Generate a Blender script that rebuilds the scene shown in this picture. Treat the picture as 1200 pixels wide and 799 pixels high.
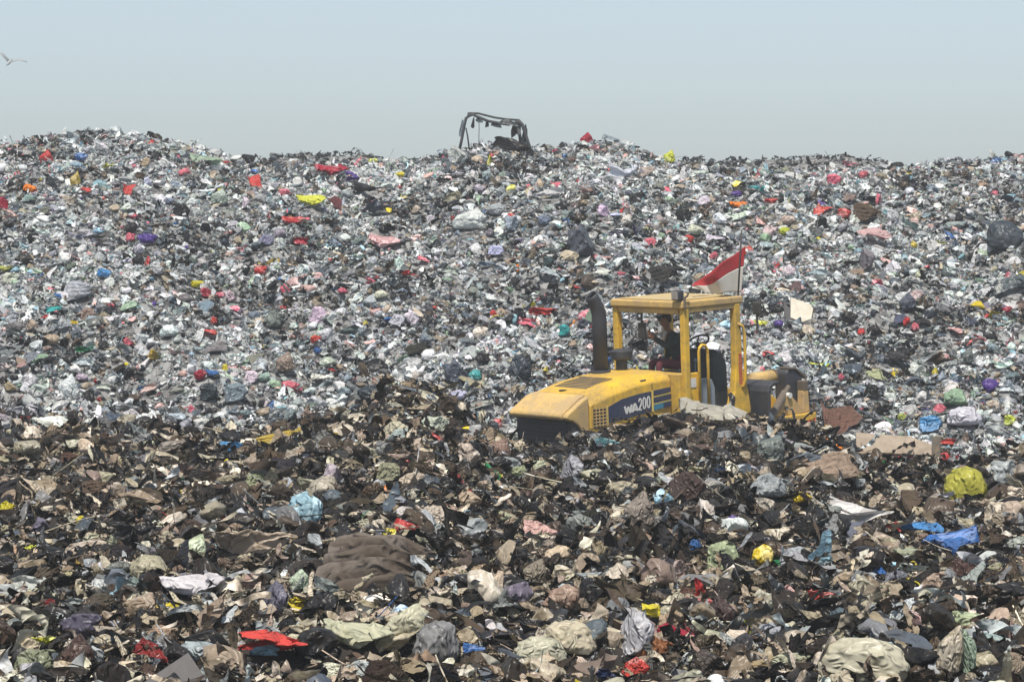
import bpy, bmesh, math, random
import numpy as np
from mathutils import Vector, Matrix, Euler

R = math.radians
SC = bpy.context.scene
COL = SC.collection
for o in list(bpy.data.objects):
    bpy.data.objects.remove(o, do_unlink=True)

# ------------------------------------------------------------------ camera
F = 3108.0                      # focal length in photo pixels (photo 1200 x 799)
HOR = 240.0                     # photo row of the horizon
PITCH = math.atan((399.5 - HOR) / F)
cam_data = bpy.data.cameras.new('camera')
cam = bpy.data.objects.new('camera', cam_data)
COL.objects.link(cam)
cam.location = (0, 0, 0)
cam.rotation_euler = (R(90) - PITCH, 0, 0)
cam_data.sensor_width = 36.0
cam_data.lens = F / 1200.0 * 36.0
cam_data.clip_start = 0.5
cam_data.clip_end = 3000
SC.camera = cam

# ------------------------------------------------------------------ light
SUN_EL, SUN_AZ = 64.0, 192.0    # azimuth: 0 = +Y (away from camera), clockwise; 180 = behind the camera
w = bpy.data.worlds.new('World')
SC.world = w
w.use_nodes = True
nt = w.node_tree
nt.nodes.clear()
sky = nt.nodes.new('ShaderNodeTexSky')
sky.sky_type = 'NISHITA'
sky.sun_disc = False
sky.sun_elevation = R(SUN_EL)
sky.sun_rotation = R(SUN_AZ)
sky.dust_density = 0.5
sky.air_density = 1.0
sky.ozone_density = 8.0
bg = nt.nodes.new('ShaderNodeBackground')
bg.inputs['Strength'].default_value = 0.101
hs = nt.nodes.new('ShaderNodeHueSaturation')
hs.inputs['Saturation'].default_value = 0.38
wo = nt.nodes.new('ShaderNodeOutputWorld')
nt.links.new(sky.outputs[0], hs.inputs['Color'])
tint = nt.nodes.new('ShaderNodeMix'); tint.data_type = 'RGBA'; tint.blend_type = 'MULTIPLY'
tint.inputs[0].default_value = 1.0; tint.inputs[7].default_value = (0.94, 1.0, 1.02, 1)
nt.links.new(hs.outputs[0], tint.inputs[6])
nt.links.new(tint.outputs[2], bg.inputs[0])
nt.links.new(bg.outputs[0], wo.inputs[0])

sd = bpy.data.lights.new('sun', 'SUN')
sd.energy = 4.5
sd.angle = R(3.0)
sd.color = (1.0, 0.93, 0.82)
sun = bpy.data.objects.new('sun', sd)
COL.objects.link(sun)
_az, _el = R(SUN_AZ), R(SUN_EL)
SUN_DIR = Vector((math.sin(_az) * math.cos(_el), math.cos(_az) * math.cos(_el), math.sin(_el)))
sun.rotation_euler = SUN_DIR.to_track_quat('Z', 'Y').to_euler()
sun.location = (-10, -10, 60)

SC.view_settings.view_transform = 'Standard'
SC.view_settings.look = 'None'
SC.view_settings.gamma = 1.0
SC.view_settings.use_curve_mapping = False
SC.view_settings.exposure = 0.22
SC.render.engine = 'CYCLES'
SC.cycles.use_denoising = True
SC.cycles.max_bounces = 6
SC.cycles.diffuse_bounces = 3
SC.cycles.glossy_bounces = 2
SC.cycles.transmission_bounces = 3
SC.cycles.transparent_max_bounces = 8
SC.cycles.volume_bounces = 0

rng = np.random.default_rng(7)
random.seed(7)

# ------------------------------------------------------------------ helpers: projection
def slope(row):                 # height per metre of distance for a photo row
    return np.tan(-PITCH + np.arctan((399.5 - row) / F))

cp, sp = math.cos(PITCH), math.sin(PITCH)
def project(x, y, z):
    depth = y * cp - z * sp
    up = y * sp + z * cp
    return 600 + F * x / depth, 399.5 - F * up / depth

def at(px, py, y):              # the point of a photo pixel's ray at distance y
    u, v = (px - 600) / F, (399.5 - py) / F
    d = Vector((u, cp + v * sp, -sp + v * cp))
    return d * (y / d.y)

class Waves:                    # cheap smooth noise: a sum of random sine waves
    def __init__(self, seed, n=14, dim=3, freq=1.0, spread=0.6):
        g = np.random.default_rng(seed)
        k = g.normal(size=(n, dim)); k /= np.linalg.norm(k, axis=1)[:, None]
        self.k = k * freq * g.uniform(1 - spread, 1 + spread, (n, 1)) * 2 * math.pi
        self.p = g.uniform(0, 2 * math.pi, n); self.n = n
    def __call__(self, p):
        p = np.asarray(p, dtype=float)
        s = np.zeros(p.shape[:-1])
        for k, ph in zip(self.k, self.p):
            s = s + np.sin(p @ k + ph)
        return s / math.sqrt(self.n / 2.0) * 0.6

def sstep(a, b, x):
    t = np.clip((x - a) / (b - a), 0, 1)
    return t * t * (3 - 2 * t)

# ------------------------------------------------------------------ terrain height
NEAR_X = [-400, 0, 120, 250, 330, 390, 430, 470, 510, 550, 590, 640, 680, 720, 760, 800, 850, 900, 960, 1000, 1050, 1110, 1160, 1200, 1600]
NEAR_R = [512, 506, 508, 507, 502, 488, 468, 457, 460, 490, 524, 531, 521, 508, 498, 492, 493, 503, 511, 532, 550, 556, 546, 530, 518]
CR_X = [-400, 0, 60, 100, 150, 200, 240, 270, 300, 360, 420, 480, 510, 535, 560, 600, 640, 670, 700, 730, 760, 790, 830, 880, 950, 1010, 1050, 1080, 1120, 1200, 1600]
CR_R = [163, 168, 157, 153, 153, 161, 171, 182, 188, 188, 188, 188, 181, 174, 170, 170, 172, 166, 163, 168, 180, 190, 192, 196, 194, 192, 196, 190, 186, 181, 172]
FR_X = [-400, 0, 250, 290, 320, 350, 400, 440, 480, 520, 600, 780, 820, 850, 900, 960, 1010, 1040, 1080, 1600]
FR_R = [200, 200, 200, 186, 180, 174, 180, 178, 181, 186, 200, 200, 190, 185, 189, 185, 186, 196, 200, 200]
wA, wB, wC, wD = Waves(1, 12, 2, 0.17), Waves(2, 14, 2, 0.5), Waves(3, 14, 2, 1.3), Waves(4, 10, 2, 0.07)
LOADER_C = (2.25, 40.9)
FLOOR = -4.5

def terrain(x, y, detail=True):
    x = np.asarray(x, float); y = np.asarray(y, float)
    ys = np.maximum(y, 4.0)
    px = np.clip(600 + F * x / ys, -380, 1580)
    zc = 36.0 * slope(np.interp(px, NEAR_X, NEAR_R)) - 0.06
    zn = -3.42 + (zc + 3.42) * sstep(17, 35.5, y)
    valley = -4.3
    zcr = 68.0 * slope(np.interp(px, CR_X, CR_R)) - 0.10
    s = np.clip((y - 42.0) / 26.0, 0, 1.0)
    g = s * (1.22 - 0.22 * s)
    zf = valley + (zcr - valley) * g
    back = zcr - 0.22 * (y - 68.0)
    zr = 88.0 * slope(np.interp(px, FR_X, FR_R)) - 0.1
    ridge = -6 + (zr + 6) * np.exp(-((y - 88.0) / 9.0) ** 2)
    back = np.maximum(np.maximum(back, ridge), -6.0)
    zf = np.where(y > 68, back, zf)
    m = sstep(36.3, 38.6, y)
    z = np.where(y < 42, zn * (1 - m) + valley * m, zf)
    p = np.stack([x, y], -1)
    farm = sstep(40, 48, y) * (1 - sstep(90, 120, y))
    nearm = 1 - sstep(35, 39, y)
    crest = 1 - 0.75 * np.exp(-((y - 68) / 5.0) ** 2)
    if detail:
        z = z + farm * crest * (0.24 * wA(p) + 0.13 * wB(p) + 0.05 * wC(p))
        z = z + nearm * (0.07 * wA(p) + 0.10 * wB(p) * (1 - 0.5 * sstep(30, 36, y)) + 0.06 * wC(p))
    rr = np.hypot(x - LOADER_C[0] - 0.5, (y - LOADER_C[1] - 0.5))
    c = sstep(2.6, 4.2, rr)
    z = np.where(y > 36.2, z * c + FLOOR * (1 - c), z)
    return z

def hit(px, py, start=14.0, end=100.0):     # where a photo pixel's ray meets the ground
    ys = np.arange(start, end, 0.03)
    u, v = (px - 600) / F, (399.5 - py) / F
    dx, dy, dz = u, cp + v * sp, -sp + v * cp
    t = ys / dy
    g = terrain(t * dx, ys)
    b = np.nonzero(t * dz <= g)[0]
    if len(b) == 0:
        k = int(np.argmin(t * dz - g)); 
    else:
        k = int(b[0])
    return Vector((t[k] * dx, ys[k], float(g[k])))

# ------------------------------------------------------------------ helpers: objects
def tag(o, label=None, cat=None, group=None, kind=None):
    if label: o['label'] = label
    if cat: o['category'] = cat
    if group: o['group'] = group
    if kind: o['kind'] = kind
    return o

def empty(name, loc=(0, 0, 0), rot=(0, 0, 0)):
    o = bpy.data.objects.new(name, None)
    o.empty_display_size = 0.2
    COL.objects.link(o)
    o.location = loc; o.rotation_euler = rot
    return o

def mesh_np(name, V, Fq, smooth=True):
    me = bpy.data.meshes.new(name)
    V = np.ascontiguousarray(V, dtype=np.float32); Fq = np.asarray(Fq, dtype=np.int32)
    n, k = Fq.shape
    me.vertices.add(len(V)); me.vertices.foreach_set('co', V.ravel())
    me.loops.add(n * k); me.loops.foreach_set('vertex_index', Fq.ravel())
    me.polygons.add(n)
    me.polygons.foreach_set('loop_start', np.arange(0, n * k, k, dtype=np.int32))
    me.update(calc_edges=True)
    me.polygons.foreach_set('use_smooth', np.full(n, smooth))
    me.update()
    return me

class MB:
    """collects shapes, then links them as one mesh object"""
    def __init__(self): self.bm = bmesh.new()
    def _xf(self, vs, M):
        if M is not None:
            bmesh.ops.transform(self.bm, matrix=M, verts=vs)
    def box(self, x0, x1, y0, y1, z0, z1, M=None):
        v = [self.bm.verts.new(p) for p in ((x0,y0,z0),(x1,y0,z0),(x1,y1,z0),(x0,y1,z0),(x0,y0,z1),(x1,y0,z1),(x1,y1,z1),(x0,y1,z1))]
        for f in ((3,2,1,0),(4,5,6,7),(0,1,5,4),(1,2,6,5),(2,3,7,6),(3,0,4,7)):
            self.bm.faces.new([v[i] for i in f])
        self._xf(v, M); return self
    def prism(self, pts, y0, y1, axis='y', M=None):    # polygon in XZ (axis y), YZ (axis x) or XY (axis z)
        def P(a, b, t): return {'y': (a, t, b), 'x': (t, a, b), 'z': (a, b, t)}[axis]
        A = [self.bm.verts.new(P(a, b, y0)) for a, b in pts]; B = [self.bm.verts.new(P(a, b, y1)) for a, b in pts]
        n = len(pts)
        self.bm.faces.new(A); self.bm.faces.new(B[::-1])
        for i in range(n):
            j = (i + 1) % n
            self.bm.faces.new((A[i], B[i], B[j], A[j]))
        self._xf(A + B, M); return self
    def loft(self, secs, cap=True):
        rows = [[self.bm.verts.new(p) for p in s] for s in secs]
        n = len(rows[0])
        for a, b in zip(rows, rows[1:]):
            for i in range(n):
                j = (i + 1) % n
                self.bm.faces.new((a[i], a[j], b[j], b[i]))
        if cap:
            self.bm.faces.new(rows[0][::-1]); self.bm.faces.new(rows[-1])
        return self
    def tube(self, pts, r, n=10, cap=True):
        pts = [Vector(p) for p in pts]
        rs = r if isinstance(r, (list, tuple)) else [r] * len(pts)
        secs = []; up = Vector((0.13, 0.21, 0.97))
        for i, p in enumerate(pts):
            t = (pts[min(i + 1, len(pts) - 1)] - pts[max(i - 1, 0)]).normalized()
            a = t.cross(up)
            if a.length < 0.05: a = t.cross(Vector((1, 0, 0)))
            a.normalize(); b = t.cross(a).normalized()
            up = -b if abs(t.dot(up)) > 0.98 else up
            secs.append([p + (a * math.cos(q) + b * math.sin(q)) * rs[i] for q in [2 * math.pi * k / n for k in range(n)]])
        return self.loft(secs, cap)
    def cyl(self, c, r, h, axis='z', n=28, r2=None):
        c = Vector(c); d = {'x': Vector((1,0,0)), 'y': Vector((0,1,0)), 'z': Vector((0,0,1))}[axis]
        return self.tube([c - d * h / 2, c + d * h / 2], [r, r if r2 is None else r2], n)
    def build(self, name, mat, parent=None, smooth=False, bevel=0.0, seg=2):
        bmesh.ops.recalc_face_normals(self.bm, faces=self.bm.faces[:])
        me = bpy.data.meshes.new(name)
        self.bm.to_mesh(me); self.bm.free()
        me.materials.append(mat)
        if smooth:
            me.polygons.foreach_set('use_smooth', np.full(len(me.polygons), True))
        o = bpy.data.objects.new(name, me); COL.objects.link(o)
        if parent: o.parent = parent
        if bevel:
            b = o.modifiers.new('bevel', 'BEVEL'); b.width = bevel; b.segments = seg; b.limit_method = 'ANGLE'; b.angle_limit = R(35)
            b.harden_normals = False
        return o

# ------------------------------------------------------------------ materials
def newmat(name):
    m = bpy.data.materials.new(name); m.use_nodes = True
    t = m.node_tree; t.nodes.clear()
    out = t.nodes.new('ShaderNodeOutputMaterial')
    return m, t, out

def N(t, kind, **kw):
    n = t.nodes.new(kind)
    for k, v in kw.items():
        if k in n.inputs: n.inputs[k].default_value = v
        else: setattr(n, k, v)
    return n

def paint(name, col, rough=0.5, dirt=(0.16, 0.11, 0.06), amount=0.5, scale=3.0, metal=0.0, bump=0.0, thr=0.5, chips=0.0):
    """a painted or plain surface with blotches of dirt that have a shape of their own"""
    m, t, out = newmat(name)
    b = N(t, 'ShaderNodeBsdfPrincipled', Roughness=rough, Metallic=metal)
    tc = N(t, 'ShaderNodeTexCoord')
    n1 = N(t, 'ShaderNodeTexNoise', Scale=scale, Detail=8.0, Roughness=0.7)
    n2 = N(t, 'ShaderNodeTexNoise', Scale=scale * 7, Detail=5.0, Roughness=0.65)
    t.links.new(tc.outputs['Object'], n1.inputs['Vector']); t.links.new(tc.outputs['Object'], n2.inputs['Vector'])
    ad = N(t, 'ShaderNodeMath', operation='MULTIPLY_ADD'); ad.inputs[1].default_value = 0.45
    t.links.new(n2.outputs['Fac'], ad.inputs[0]); t.links.new(n1.outputs['Fac'], ad.inputs[2])
    mr = N(t, 'ShaderNodeMapRange'); mr.inputs['From Min'].default_value = thr + 0.12; mr.inputs['From Max'].default_value = thr + 0.45
    mr.inputs['To Max'].default_value = amount
    t.links.new(ad.outputs[0], mr.inputs['Value'])
    mx = N(t, 'ShaderNodeMix', data_type='RGBA')
    mx.inputs['A'].default_value = (*col, 1); mx.inputs['B'].default_value = (*dirt, 1)
    mx.inputs[6].default_value = (*col, 1); mx.inputs[7].default_value = (*dirt, 1)
    t.links.new(mr.outputs[0], mx.inputs[0]); t.links.new(mx.outputs[2], b.inputs['Base Color'])
    if chips:                                    # chipped paint and stuck mud specks
        n3 = N(t, 'ShaderNodeTexNoise', Scale=scale * 5.5, Detail=7.0, Roughness=0.75); t.links.new(tc.outputs['Object'], n3.inputs['Vector'])
        m3 = N(t, 'ShaderNodeMapRange'); m3.inputs['From Min'].default_value = 0.60; m3.inputs['From Max'].default_value = 0.66; m3.inputs['To Max'].default_value = chips
        t.links.new(n3.outputs['Fac'], m3.inputs['Value'])
        m4 = N(t, 'ShaderNodeMix', data_type='RGBA'); m4.inputs[7].default_value = (0.075, 0.05, 0.03, 1)
        t.links.new(m3.outputs[0], m4.inputs[0]); t.links.new(mx.outputs[2], m4.inputs[6]); t.links.new(m4.outputs[2], b.inputs['Base Color'])
    rr = N(t, 'ShaderNodeMath', operation='MULTIPLY_ADD'); rr.inputs[1].default_value = 0.35; rr.inputs[2].default_value = rough
    t.links.new(mr.outputs[0], rr.inputs[0]); t.links.new(rr.outputs[0], b.inputs['Roughness'])
    if bump:
        bp = N(t, 'ShaderNodeBump', Strength=bump, Distance=0.02)
        t.links.new(n2.outputs['Fac'], bp.inputs['Height']); t.links.new(bp.outputs[0], b.inputs['Normal'])
    t.links.new(b.outputs[0], out.inputs[0])
    return m

def trash_mat(name, src, rough, translucent, bscale, bstr, soil=0.55, soilcol=(0.06, 0.048, 0.036), thr=0.45, spec=0.4):
    """crumpled film or cloth; its own colour comes from the piece (instance attribute or object colour)"""
    m, t, out = newmat(name)
    b = N(t, 'ShaderNodeBsdfPrincipled', Roughness=rough)
    b.inputs['Specular IOR Level'].default_value = spec
    if src == 'inst':
        a = N(t, 'ShaderNodeAttribute', attribute_type='INSTANCER', attribute_name='col'); csock = a.outputs['Color']
    else:
        a = N(t, 'ShaderNodeObjectInfo'); csock = a.outputs['Color']
    tc = N(t, 'ShaderNodeTexCoord'); oi = N(t, 'ShaderNodeObjectInfo')
    vm = N(t, 'ShaderNodeVectorMath', operation='ADD')
    cx = N(t, 'ShaderNodeMath', operation='MULTIPLY'); cx.inputs[1].default_value = 37.0
    t.links.new(oi.outputs['Random'], cx.inputs[0])
    t.links.new(tc.outputs['Object'], vm.inputs[0]); t.links.new(cx.outputs[0], vm.inputs[1])
    n1 = N(t, 'ShaderNodeTexNoise', Scale=1.6, Detail=6.0, Roughness=0.7)
    n2 = N(t, 'ShaderNodeTexNoise', noise_type='RIDGED_MULTIFRACTAL', Scale=bscale * 0.6, Detail=3.0, Roughness=0.6, Distortion=0.9)
    t.links.new(vm.outputs[0], n1.inputs['Vector']); t.links.new(vm.outputs[0], n2.inputs['Vector'])
    mr = N(t, 'ShaderNodeMapRange'); mr.inputs['From Min'].default_value = thr; mr.inputs['From Max'].default_value = thr + 0.28; mr.inputs['To Max'].default_value = soil
    t.links.new(n1.outputs['Fac'], mr.inputs['Value'])
    mx = N(t, 'ShaderNodeMix', data_type='RGBA'); mx.inputs[7].default_value = (*soilcol, 1)
    t.links.new(mr.outputs[0], mx.inputs[0]); t.links.new(csock, mx.inputs[6])
    # printed or faded patches on some of the pieces
    n3 = N(t, 'ShaderNodeTexVoronoi', Scale=1.7); t.links.new(vm.outputs[0], n3.inputs['Vector'])
    sc_ = N(t, 'ShaderNodeSeparateColor'); t.links.new(n3.outputs['Color'], sc_.inputs[0])
    g1 = N(t, 'ShaderNodeMath', operation='GREATER_THAN'); g1.inputs[1].default_value = 0.62; t.links.new(sc_.outputs[0], g1.inputs[0])
    g2 = N(t, 'ShaderNodeMath', operation='GREATER_THAN'); g2.inputs[1].default_value = 0.60; t.links.new(oi.outputs['Random'], g2.inputs[0])
    gm_ = N(t, 'ShaderNodeMath', operation='MULTIPLY'); t.links.new(g1.outputs[0], gm_.inputs[0]); t.links.new(g2.outputs[0], gm_.inputs[1])
    gs = N(t, 'ShaderNodeMath', operation='MULTIPLY'); gs.inputs[1].default_value = 0.45; t.links.new(gm_.outputs[0], gs.inputs[0])
    hsv = N(t, 'ShaderNodeHueSaturation'); hsv.inputs['Value'].default_value = 1.9; hsv.inputs['Saturation'].default_value = 0.6; t.links.new(csock, hsv.inputs['Color'])
    mp = N(t, 'ShaderNodeMix', data_type='RGBA'); t.links.new(gs.outputs[0], mp.inputs[0]); t.links.new(csock, mp.inputs[6]); t.links.new(hsv.outputs[0], mp.inputs[7])
    t.links.new(mp.outputs[2], mx.inputs[6])
    t.links.new(mx.outputs[2], b.inputs['Base Color'])
    bp = N(t, 'ShaderNodeBump', Strength=bstr, Distance=0.12)
    t.links.new(n2.outputs['Fac'], bp.inputs['Height']); t.links.new(bp.outputs[0], b.inputs['Normal'])
    if translucent:
        tr = N(t, 'ShaderNodeBsdfTranslucent'); t.links.new(mx.outputs[2], tr.inputs['Color'])
        ms = N(t, 'ShaderNodeMixShader'); ms.inputs[0].default_value = translucent
        t.links.new(b.outputs[0], ms.inputs[1]); t.links.new(tr.outputs[0], ms.inputs[2]); t.links.new(ms.outputs[0], out.inputs[0])
    else:
        t.links.new(b.outputs[0], out.inputs[0])
    return m

M = {}
M['yellow'] = paint('yellow_paint', (0.80, 0.49, 0.035), 0.42, (0.30, 0.21, 0.09), 0.8, 1.9, thr=0.44, bump=0.05, chips=0.75)
M['yellow_dusty'] = paint('dusty_yellow_paint', (0.72, 0.47, 0.12), 0.6, (0.40, 0.29, 0.16), 0.9, 1.7, thr=0.36, bump=0.05, chips=0.6)
M['grille'] = paint('dark_grille', (0.018, 0.022, 0.030), 0.5, (0.08, 0.075, 0.07), 0.6, 3.0, thr=0.45)
M['black'] = paint('black_rubber', (0.02, 0.021, 0.024), 0.65, (0.10, 0.085, 0.07), 0.6, 2.5, thr=0.45, bump=0.2)
M['charcoal'] = paint('charcoal_steel', (0.032, 0.035, 0.046), 0.5, (0.09, 0.085, 0.085), 0.5, 3.0, thr=0.5)
M['decal'] = paint('navy_decal', (0.022, 0.034, 0.085), 0.4, (0.14, 0.12, 0.10), 0.4, 3.0, thr=0.5)
M['decal_cyan'] = paint('cyan_decal', (0.03, 0.20, 0.33), 0.4, (0.14, 0.12, 0.10), 0.3, 3.0)
M['white'] = paint('white_print', (0.72, 0.72, 0.70), 0.5, (0.3, 0.27, 0.22), 0.4, 5.0)
M['paleyellow'] = paint('pale_yellow_stripe', (0.75, 0.62, 0.18), 0.5, (0.3, 0.2, 0.1), 0.4, 5.0)
M['greypanel'] = paint('grey_blue_panel', (0.22, 0.27, 0.33), 0.45, (0.2, 0.18, 0.15), 0.5, 3.0)
M['lampglass'] = paint('dusty_lamp', (0.33, 0.31, 0.28), 0.35, (0.16, 0.13, 0.1), 0.7, 6.0)
M['brownsteel'] = paint('brown_steel', (0.17, 0.14, 0.11), 0.5, (0.08, 0.06, 0.045), 0.7, 4.0, metal=0.2)
M['redmark'] = paint('faded_red_marking', (0.42, 0.09, 0.05), 0.6, (0.5, 0.3, 0.1), 0.6, 9.0)
M['seat'] = paint('dark_seat_vinyl', (0.03, 0.04, 0.042), 0.55, (0.12, 0.11, 0.1), 0.6, 4.0)
M['frame'] = paint('weathered_steel', (0.035, 0.042, 0.05), 0.7, (0.09, 0.075, 0.065), 0.6, 6.0)
M['board_cream'] = paint('cream_board', (0.66, 0.62, 0.52), 0.7, (0.35, 0.28, 0.2), 0.6, 2.0)
M['board_dark'] = paint('dark_grey_board', (0.075, 0.073, 0.078), 0.6, (0.12, 0.10, 0.085), 0.6, 3.0, bump=0.15)
M['board_tan'] = paint('tan_board', (0.33, 0.27, 0.21), 0.75, (0.14, 0.11, 0.085), 0.7, 2.4, bump=0.15)
M['wood'] = paint('grey_wood', (0.22, 0.19, 0.15), 0.8, (0.09, 0.07, 0.055), 0.7, 6.0, bump=0.2)
M['flag_red'] = paint('red_cloth', (0.38, 0.018, 0.026), 0.8, (0.2, 0.05, 0.04), 0.5, 4.0)
M['flag_white'] = paint('white_cloth', (0.50, 0.48, 0.44), 0.85, (0.36, 0.33, 0.29), 0.4, 4.0)
M['skin'] = paint('skin', (0.23, 0.12, 0.075), 0.55, (0.18, 0.09, 0.06), 0.3, 8.0)
M['jacket'] = paint('dark_green_cloth', (0.018, 0.032, 0.032), 0.85, (0.07, 0.07, 0.06), 0.4, 6.0)
M['trousers'] = paint('maroon_cloth', (0.11, 0.018, 0.032), 0.85, (0.09, 0.05, 0.05), 0.4, 6.0)
M['hair'] = paint('black_hair', (0.012, 0.010, 0.009), 0.6, (0.03, 0.025, 0.02), 0.4, 8.0)
M['shirt'] = paint('white_shirt', (0.5, 0.5, 0.48), 0.85, (0.3, 0.28, 0.25), 0.4, 6.0)
M['bird'] = paint('grey_feathers', (0.34, 0.36, 0.38), 0.8, (0.12, 0.12, 0.12), 0.4, 6.0)

M['film_f'] = trash_mat('far_film_scrap', 'inst', 0.34, 0.18, 3.0, 0.5, soil=0.3, soilcol=(0.12, 0.12, 0.125), thr=0.5)
M['cloth_f'] = trash_mat('far_cloth_scrap', 'inst', 0.8, 0.0, 5.0, 0.6, soil=0.35, soilcol=(0.10, 0.10, 0.10), thr=0.5, spec=0.2)
M['film_i'] = trash_mat('film_scrap', 'inst', 0.38, 0.16, 3.0, 0.5)
M['cloth_i'] = trash_mat('cloth_scrap', 'inst', 0.8, 0.0, 5.0, 0.6, spec=0.2)
M['film'] = trash_mat('plastic_film', 'obj', 0.38, 0.20, 4.0, 0.7, soil=0.4, thr=0.48)
M['cloth'] = trash_mat('soiled_cloth', 'obj', 0.85, 0.0, 6.0, 0.6, soil=0.6, spec=0.2)

# soil
m, t, out = newmat('dump_soil')
b = N(t, 'ShaderNodeBsdfPrincipled', Roughness=0.9)
tc = N(t, 'ShaderNodeTexCoord')
n1 = N(t, 'ShaderNodeTexNoise', Scale=3.0, Detail=10.0, Roughness=0.75)
n2 = N(t, 'ShaderNodeTexVoronoi', Scale=6.0)
cr = N(t, 'ShaderNodeValToRGB')
cr.color_ramp.elements[0].position = 0.3; cr.color_ramp.elements[0].color = (0.010, 0.008, 0.007, 1)
cr.color_ramp.elements[1].position = 0.75; cr.color_ramp.elements[1].color = (0.05, 0.041, 0.033, 1)
t.links.new(tc.outputs['Object'], n1.inputs['Vector']); t.links.new(tc.outputs['Object'], n2.inputs['Vector'])
t.links.new(n1.outputs['Fac'], cr.inputs[0]); gp = N(t, 'ShaderNodeSeparateXYZ'); t.links.new(tc.outputs['Object'], gp.inputs[0])
gm = N(t, 'ShaderNodeMapRange'); gm.inputs['From Min'].default_value = 40; gm.inputs['From Max'].default_value = 44; t.links.new(gp.outputs['Y'], gm.inputs['Value'])
vr = N(t, 'ShaderNodeTexVoronoi', Scale=9.0); t.links.new(tc.outputs['Object'], vr.inputs['Vector'])
bw = N(t, 'ShaderNodeSeparateColor'); t.links.new(vr.outputs['Color'], bw.inputs[0])
c2 = N(t, 'ShaderNodeValToRGB'); c2.color_ramp.elements[0].color = (0.02, 0.02, 0.022, 1); c2.color_ramp.elements[1].color = (0.32, 0.32, 0.32, 1); c2.color_ramp.elements[1].position = 0.95
t.links.new(bw.outputs[0], c2.inputs[0])
mx = N(t, 'ShaderNodeMix', data_type='RGBA'); t.links.new(gm.outputs[0], mx.inputs[0]); t.links.new(cr.outputs[0], mx.inputs[6]); t.links.new(c2.outputs[0], mx.inputs[7])
t.links.new(mx.outputs[2], b.inputs['Base Color'])
bp = N(t, 'ShaderNodeBump', Strength=0.8, Distance=0.1); t.links.new(n1.outputs['Fac'], bp.inputs['Height']); t.links.new(bp.outputs[0], b.inputs['Normal'])
t.links.new(b.outputs[0], out.inputs[0])
M['soil'] = m

# ------------------------------------------------------------------ the ground: one sheet out to the horizon
ts = np.concatenate([np.linspace(-3.0, -0.3, 12)[:-1], np.linspace(-0.3, 0.3, 241), np.linspace(0.3, 3.0, 12)[1:]])
yy = np.concatenate([np.linspace(2, 14, 12)[:-1], np.linspace(14, 46, 190)[:-1], np.linspace(46, 74, 120)[:-1], np.linspace(74, 120, 60)[:-1], np.geomspace(120, 2500, 20)])
TT, YY = np.meshgrid(ts, yy)
XX = TT * YY
ZZ = terrain(XX, YY)
V = np.stack([XX, YY, ZZ], -1).reshape(-1, 3)
nx, ny = len(ts), len(yy)
idx = np.arange(nx * ny).reshape(ny, nx)
Fq = np.stack([idx[:-1, :-1], idx[:-1, 1:], idx[1:, 1:], idx[1:, :-1]], -1).reshape(-1, 4)
me = mesh_np('terrain', V, Fq); me.materials.append(M['soil'])
ground = bpy.data.objects.new('terrain', me); COL.objects.link(ground)
tag(ground, 'dark soil of the dump under the scattered trash', None, None, 'structure')

# ------------------------------------------------------------------ haze over the whole dump
hb = MB(); hb.box(-420, 420, -6, 330, -8.5, 6.0)
m, t, out = newmat('haze_air')
pv = N(t, 'ShaderNodeVolumePrincipled', Density=0.0013)
pv.inputs['Color'].default_value = (0.90, 0.95, 1.0, 1); pv.inputs['Anisotropy'].default_value = 0.0
t.links.new(pv.outputs[0], out.inputs['Volume'])
haze = hb.build('haze', m)
tag(haze, 'thin pale haze in the air over the dump', None, None, 'stuff')

# ------------------------------------------------------------------ piece shapes
def grid(n, m=None):
    m = m or n
    u, v = np.meshgrid(np.linspace(-1, 1, n), np.linspace(-1, 1, m))
    P = np.stack([u, v, np.zeros_like(u)], -1).reshape(-1, 3)
    i = np.arange(n * m).reshape(m, n)
    Q = np.stack([i[:-1, :-1], i[:-1, 1:], i[1:, 1:], i[1:, :-1]], -1).reshape(-1, 4)
    return P, Q

def fold(P, n, seed, k=(0.8, 1.9), off=(-0.25, 0.5), tilt=0.6):
    g = np.random.default_rng(seed)
    for _ in range(n):
        nrm = g.normal(size=3); nrm[2] *= tilt; nrm /= np.linalg.norm(nrm)
        d = P @ nrm - g.uniform(*off) * np.abs(P @ nrm).max()
        P = P - g.uniform(*k) * np.maximum(d, 0)[:, None] * nrm
    return P

def unit(P, zmax=None):
    P = P - (P.max(0) + P.min(0)) / 2
    P = P / np.abs(P[:, :2]).max()
    if zmax is not None:
        h = np.abs(P[:, 2]).max()
        if h > zmax: P[:, 2] *= zmax / h
    return P

def make_sheet(seed, n=26, asp=1.0, folds=6, zmax=0.45):
    g = np.random.default_rng(seed)
    P, Q = grid(n)
    ang = Waves(seed + 900, 8, 2, 0.5)
    P[:, :2] *= (1 + 0.22 * ang(P[:, :2]))[:, None]                # torn outline
    P[:, 1] *= asp
    P[:, 2] = 0.16 * Waves(seed, 12, 2, 0.5)(P[:, :2]) + 0.07 * np.abs(Waves(seed + 1, 12, 2, 1.4)(P[:, :2]))
    P = fold(P, folds, seed + 5)
    P += 0.02 * np.stack([Waves(seed + 7 + a, 10, 3, 1.6)(P) for a in range(3)], -1)
    return unit(P, zmax), Q

def ico(sub):
    b_ = bmesh.new(); bmesh.ops.create_icosphere(b_, subdivisions=sub, radius=1.0)
    P = np.array([v.co[:] for v in b_.verts]); T = np.array([[v.index for v in f.verts] for f in b_.faces]); b_.free()
    return P, T
ICO = {s: ico(s) for s in (2, 3, 4, 5)}

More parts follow.
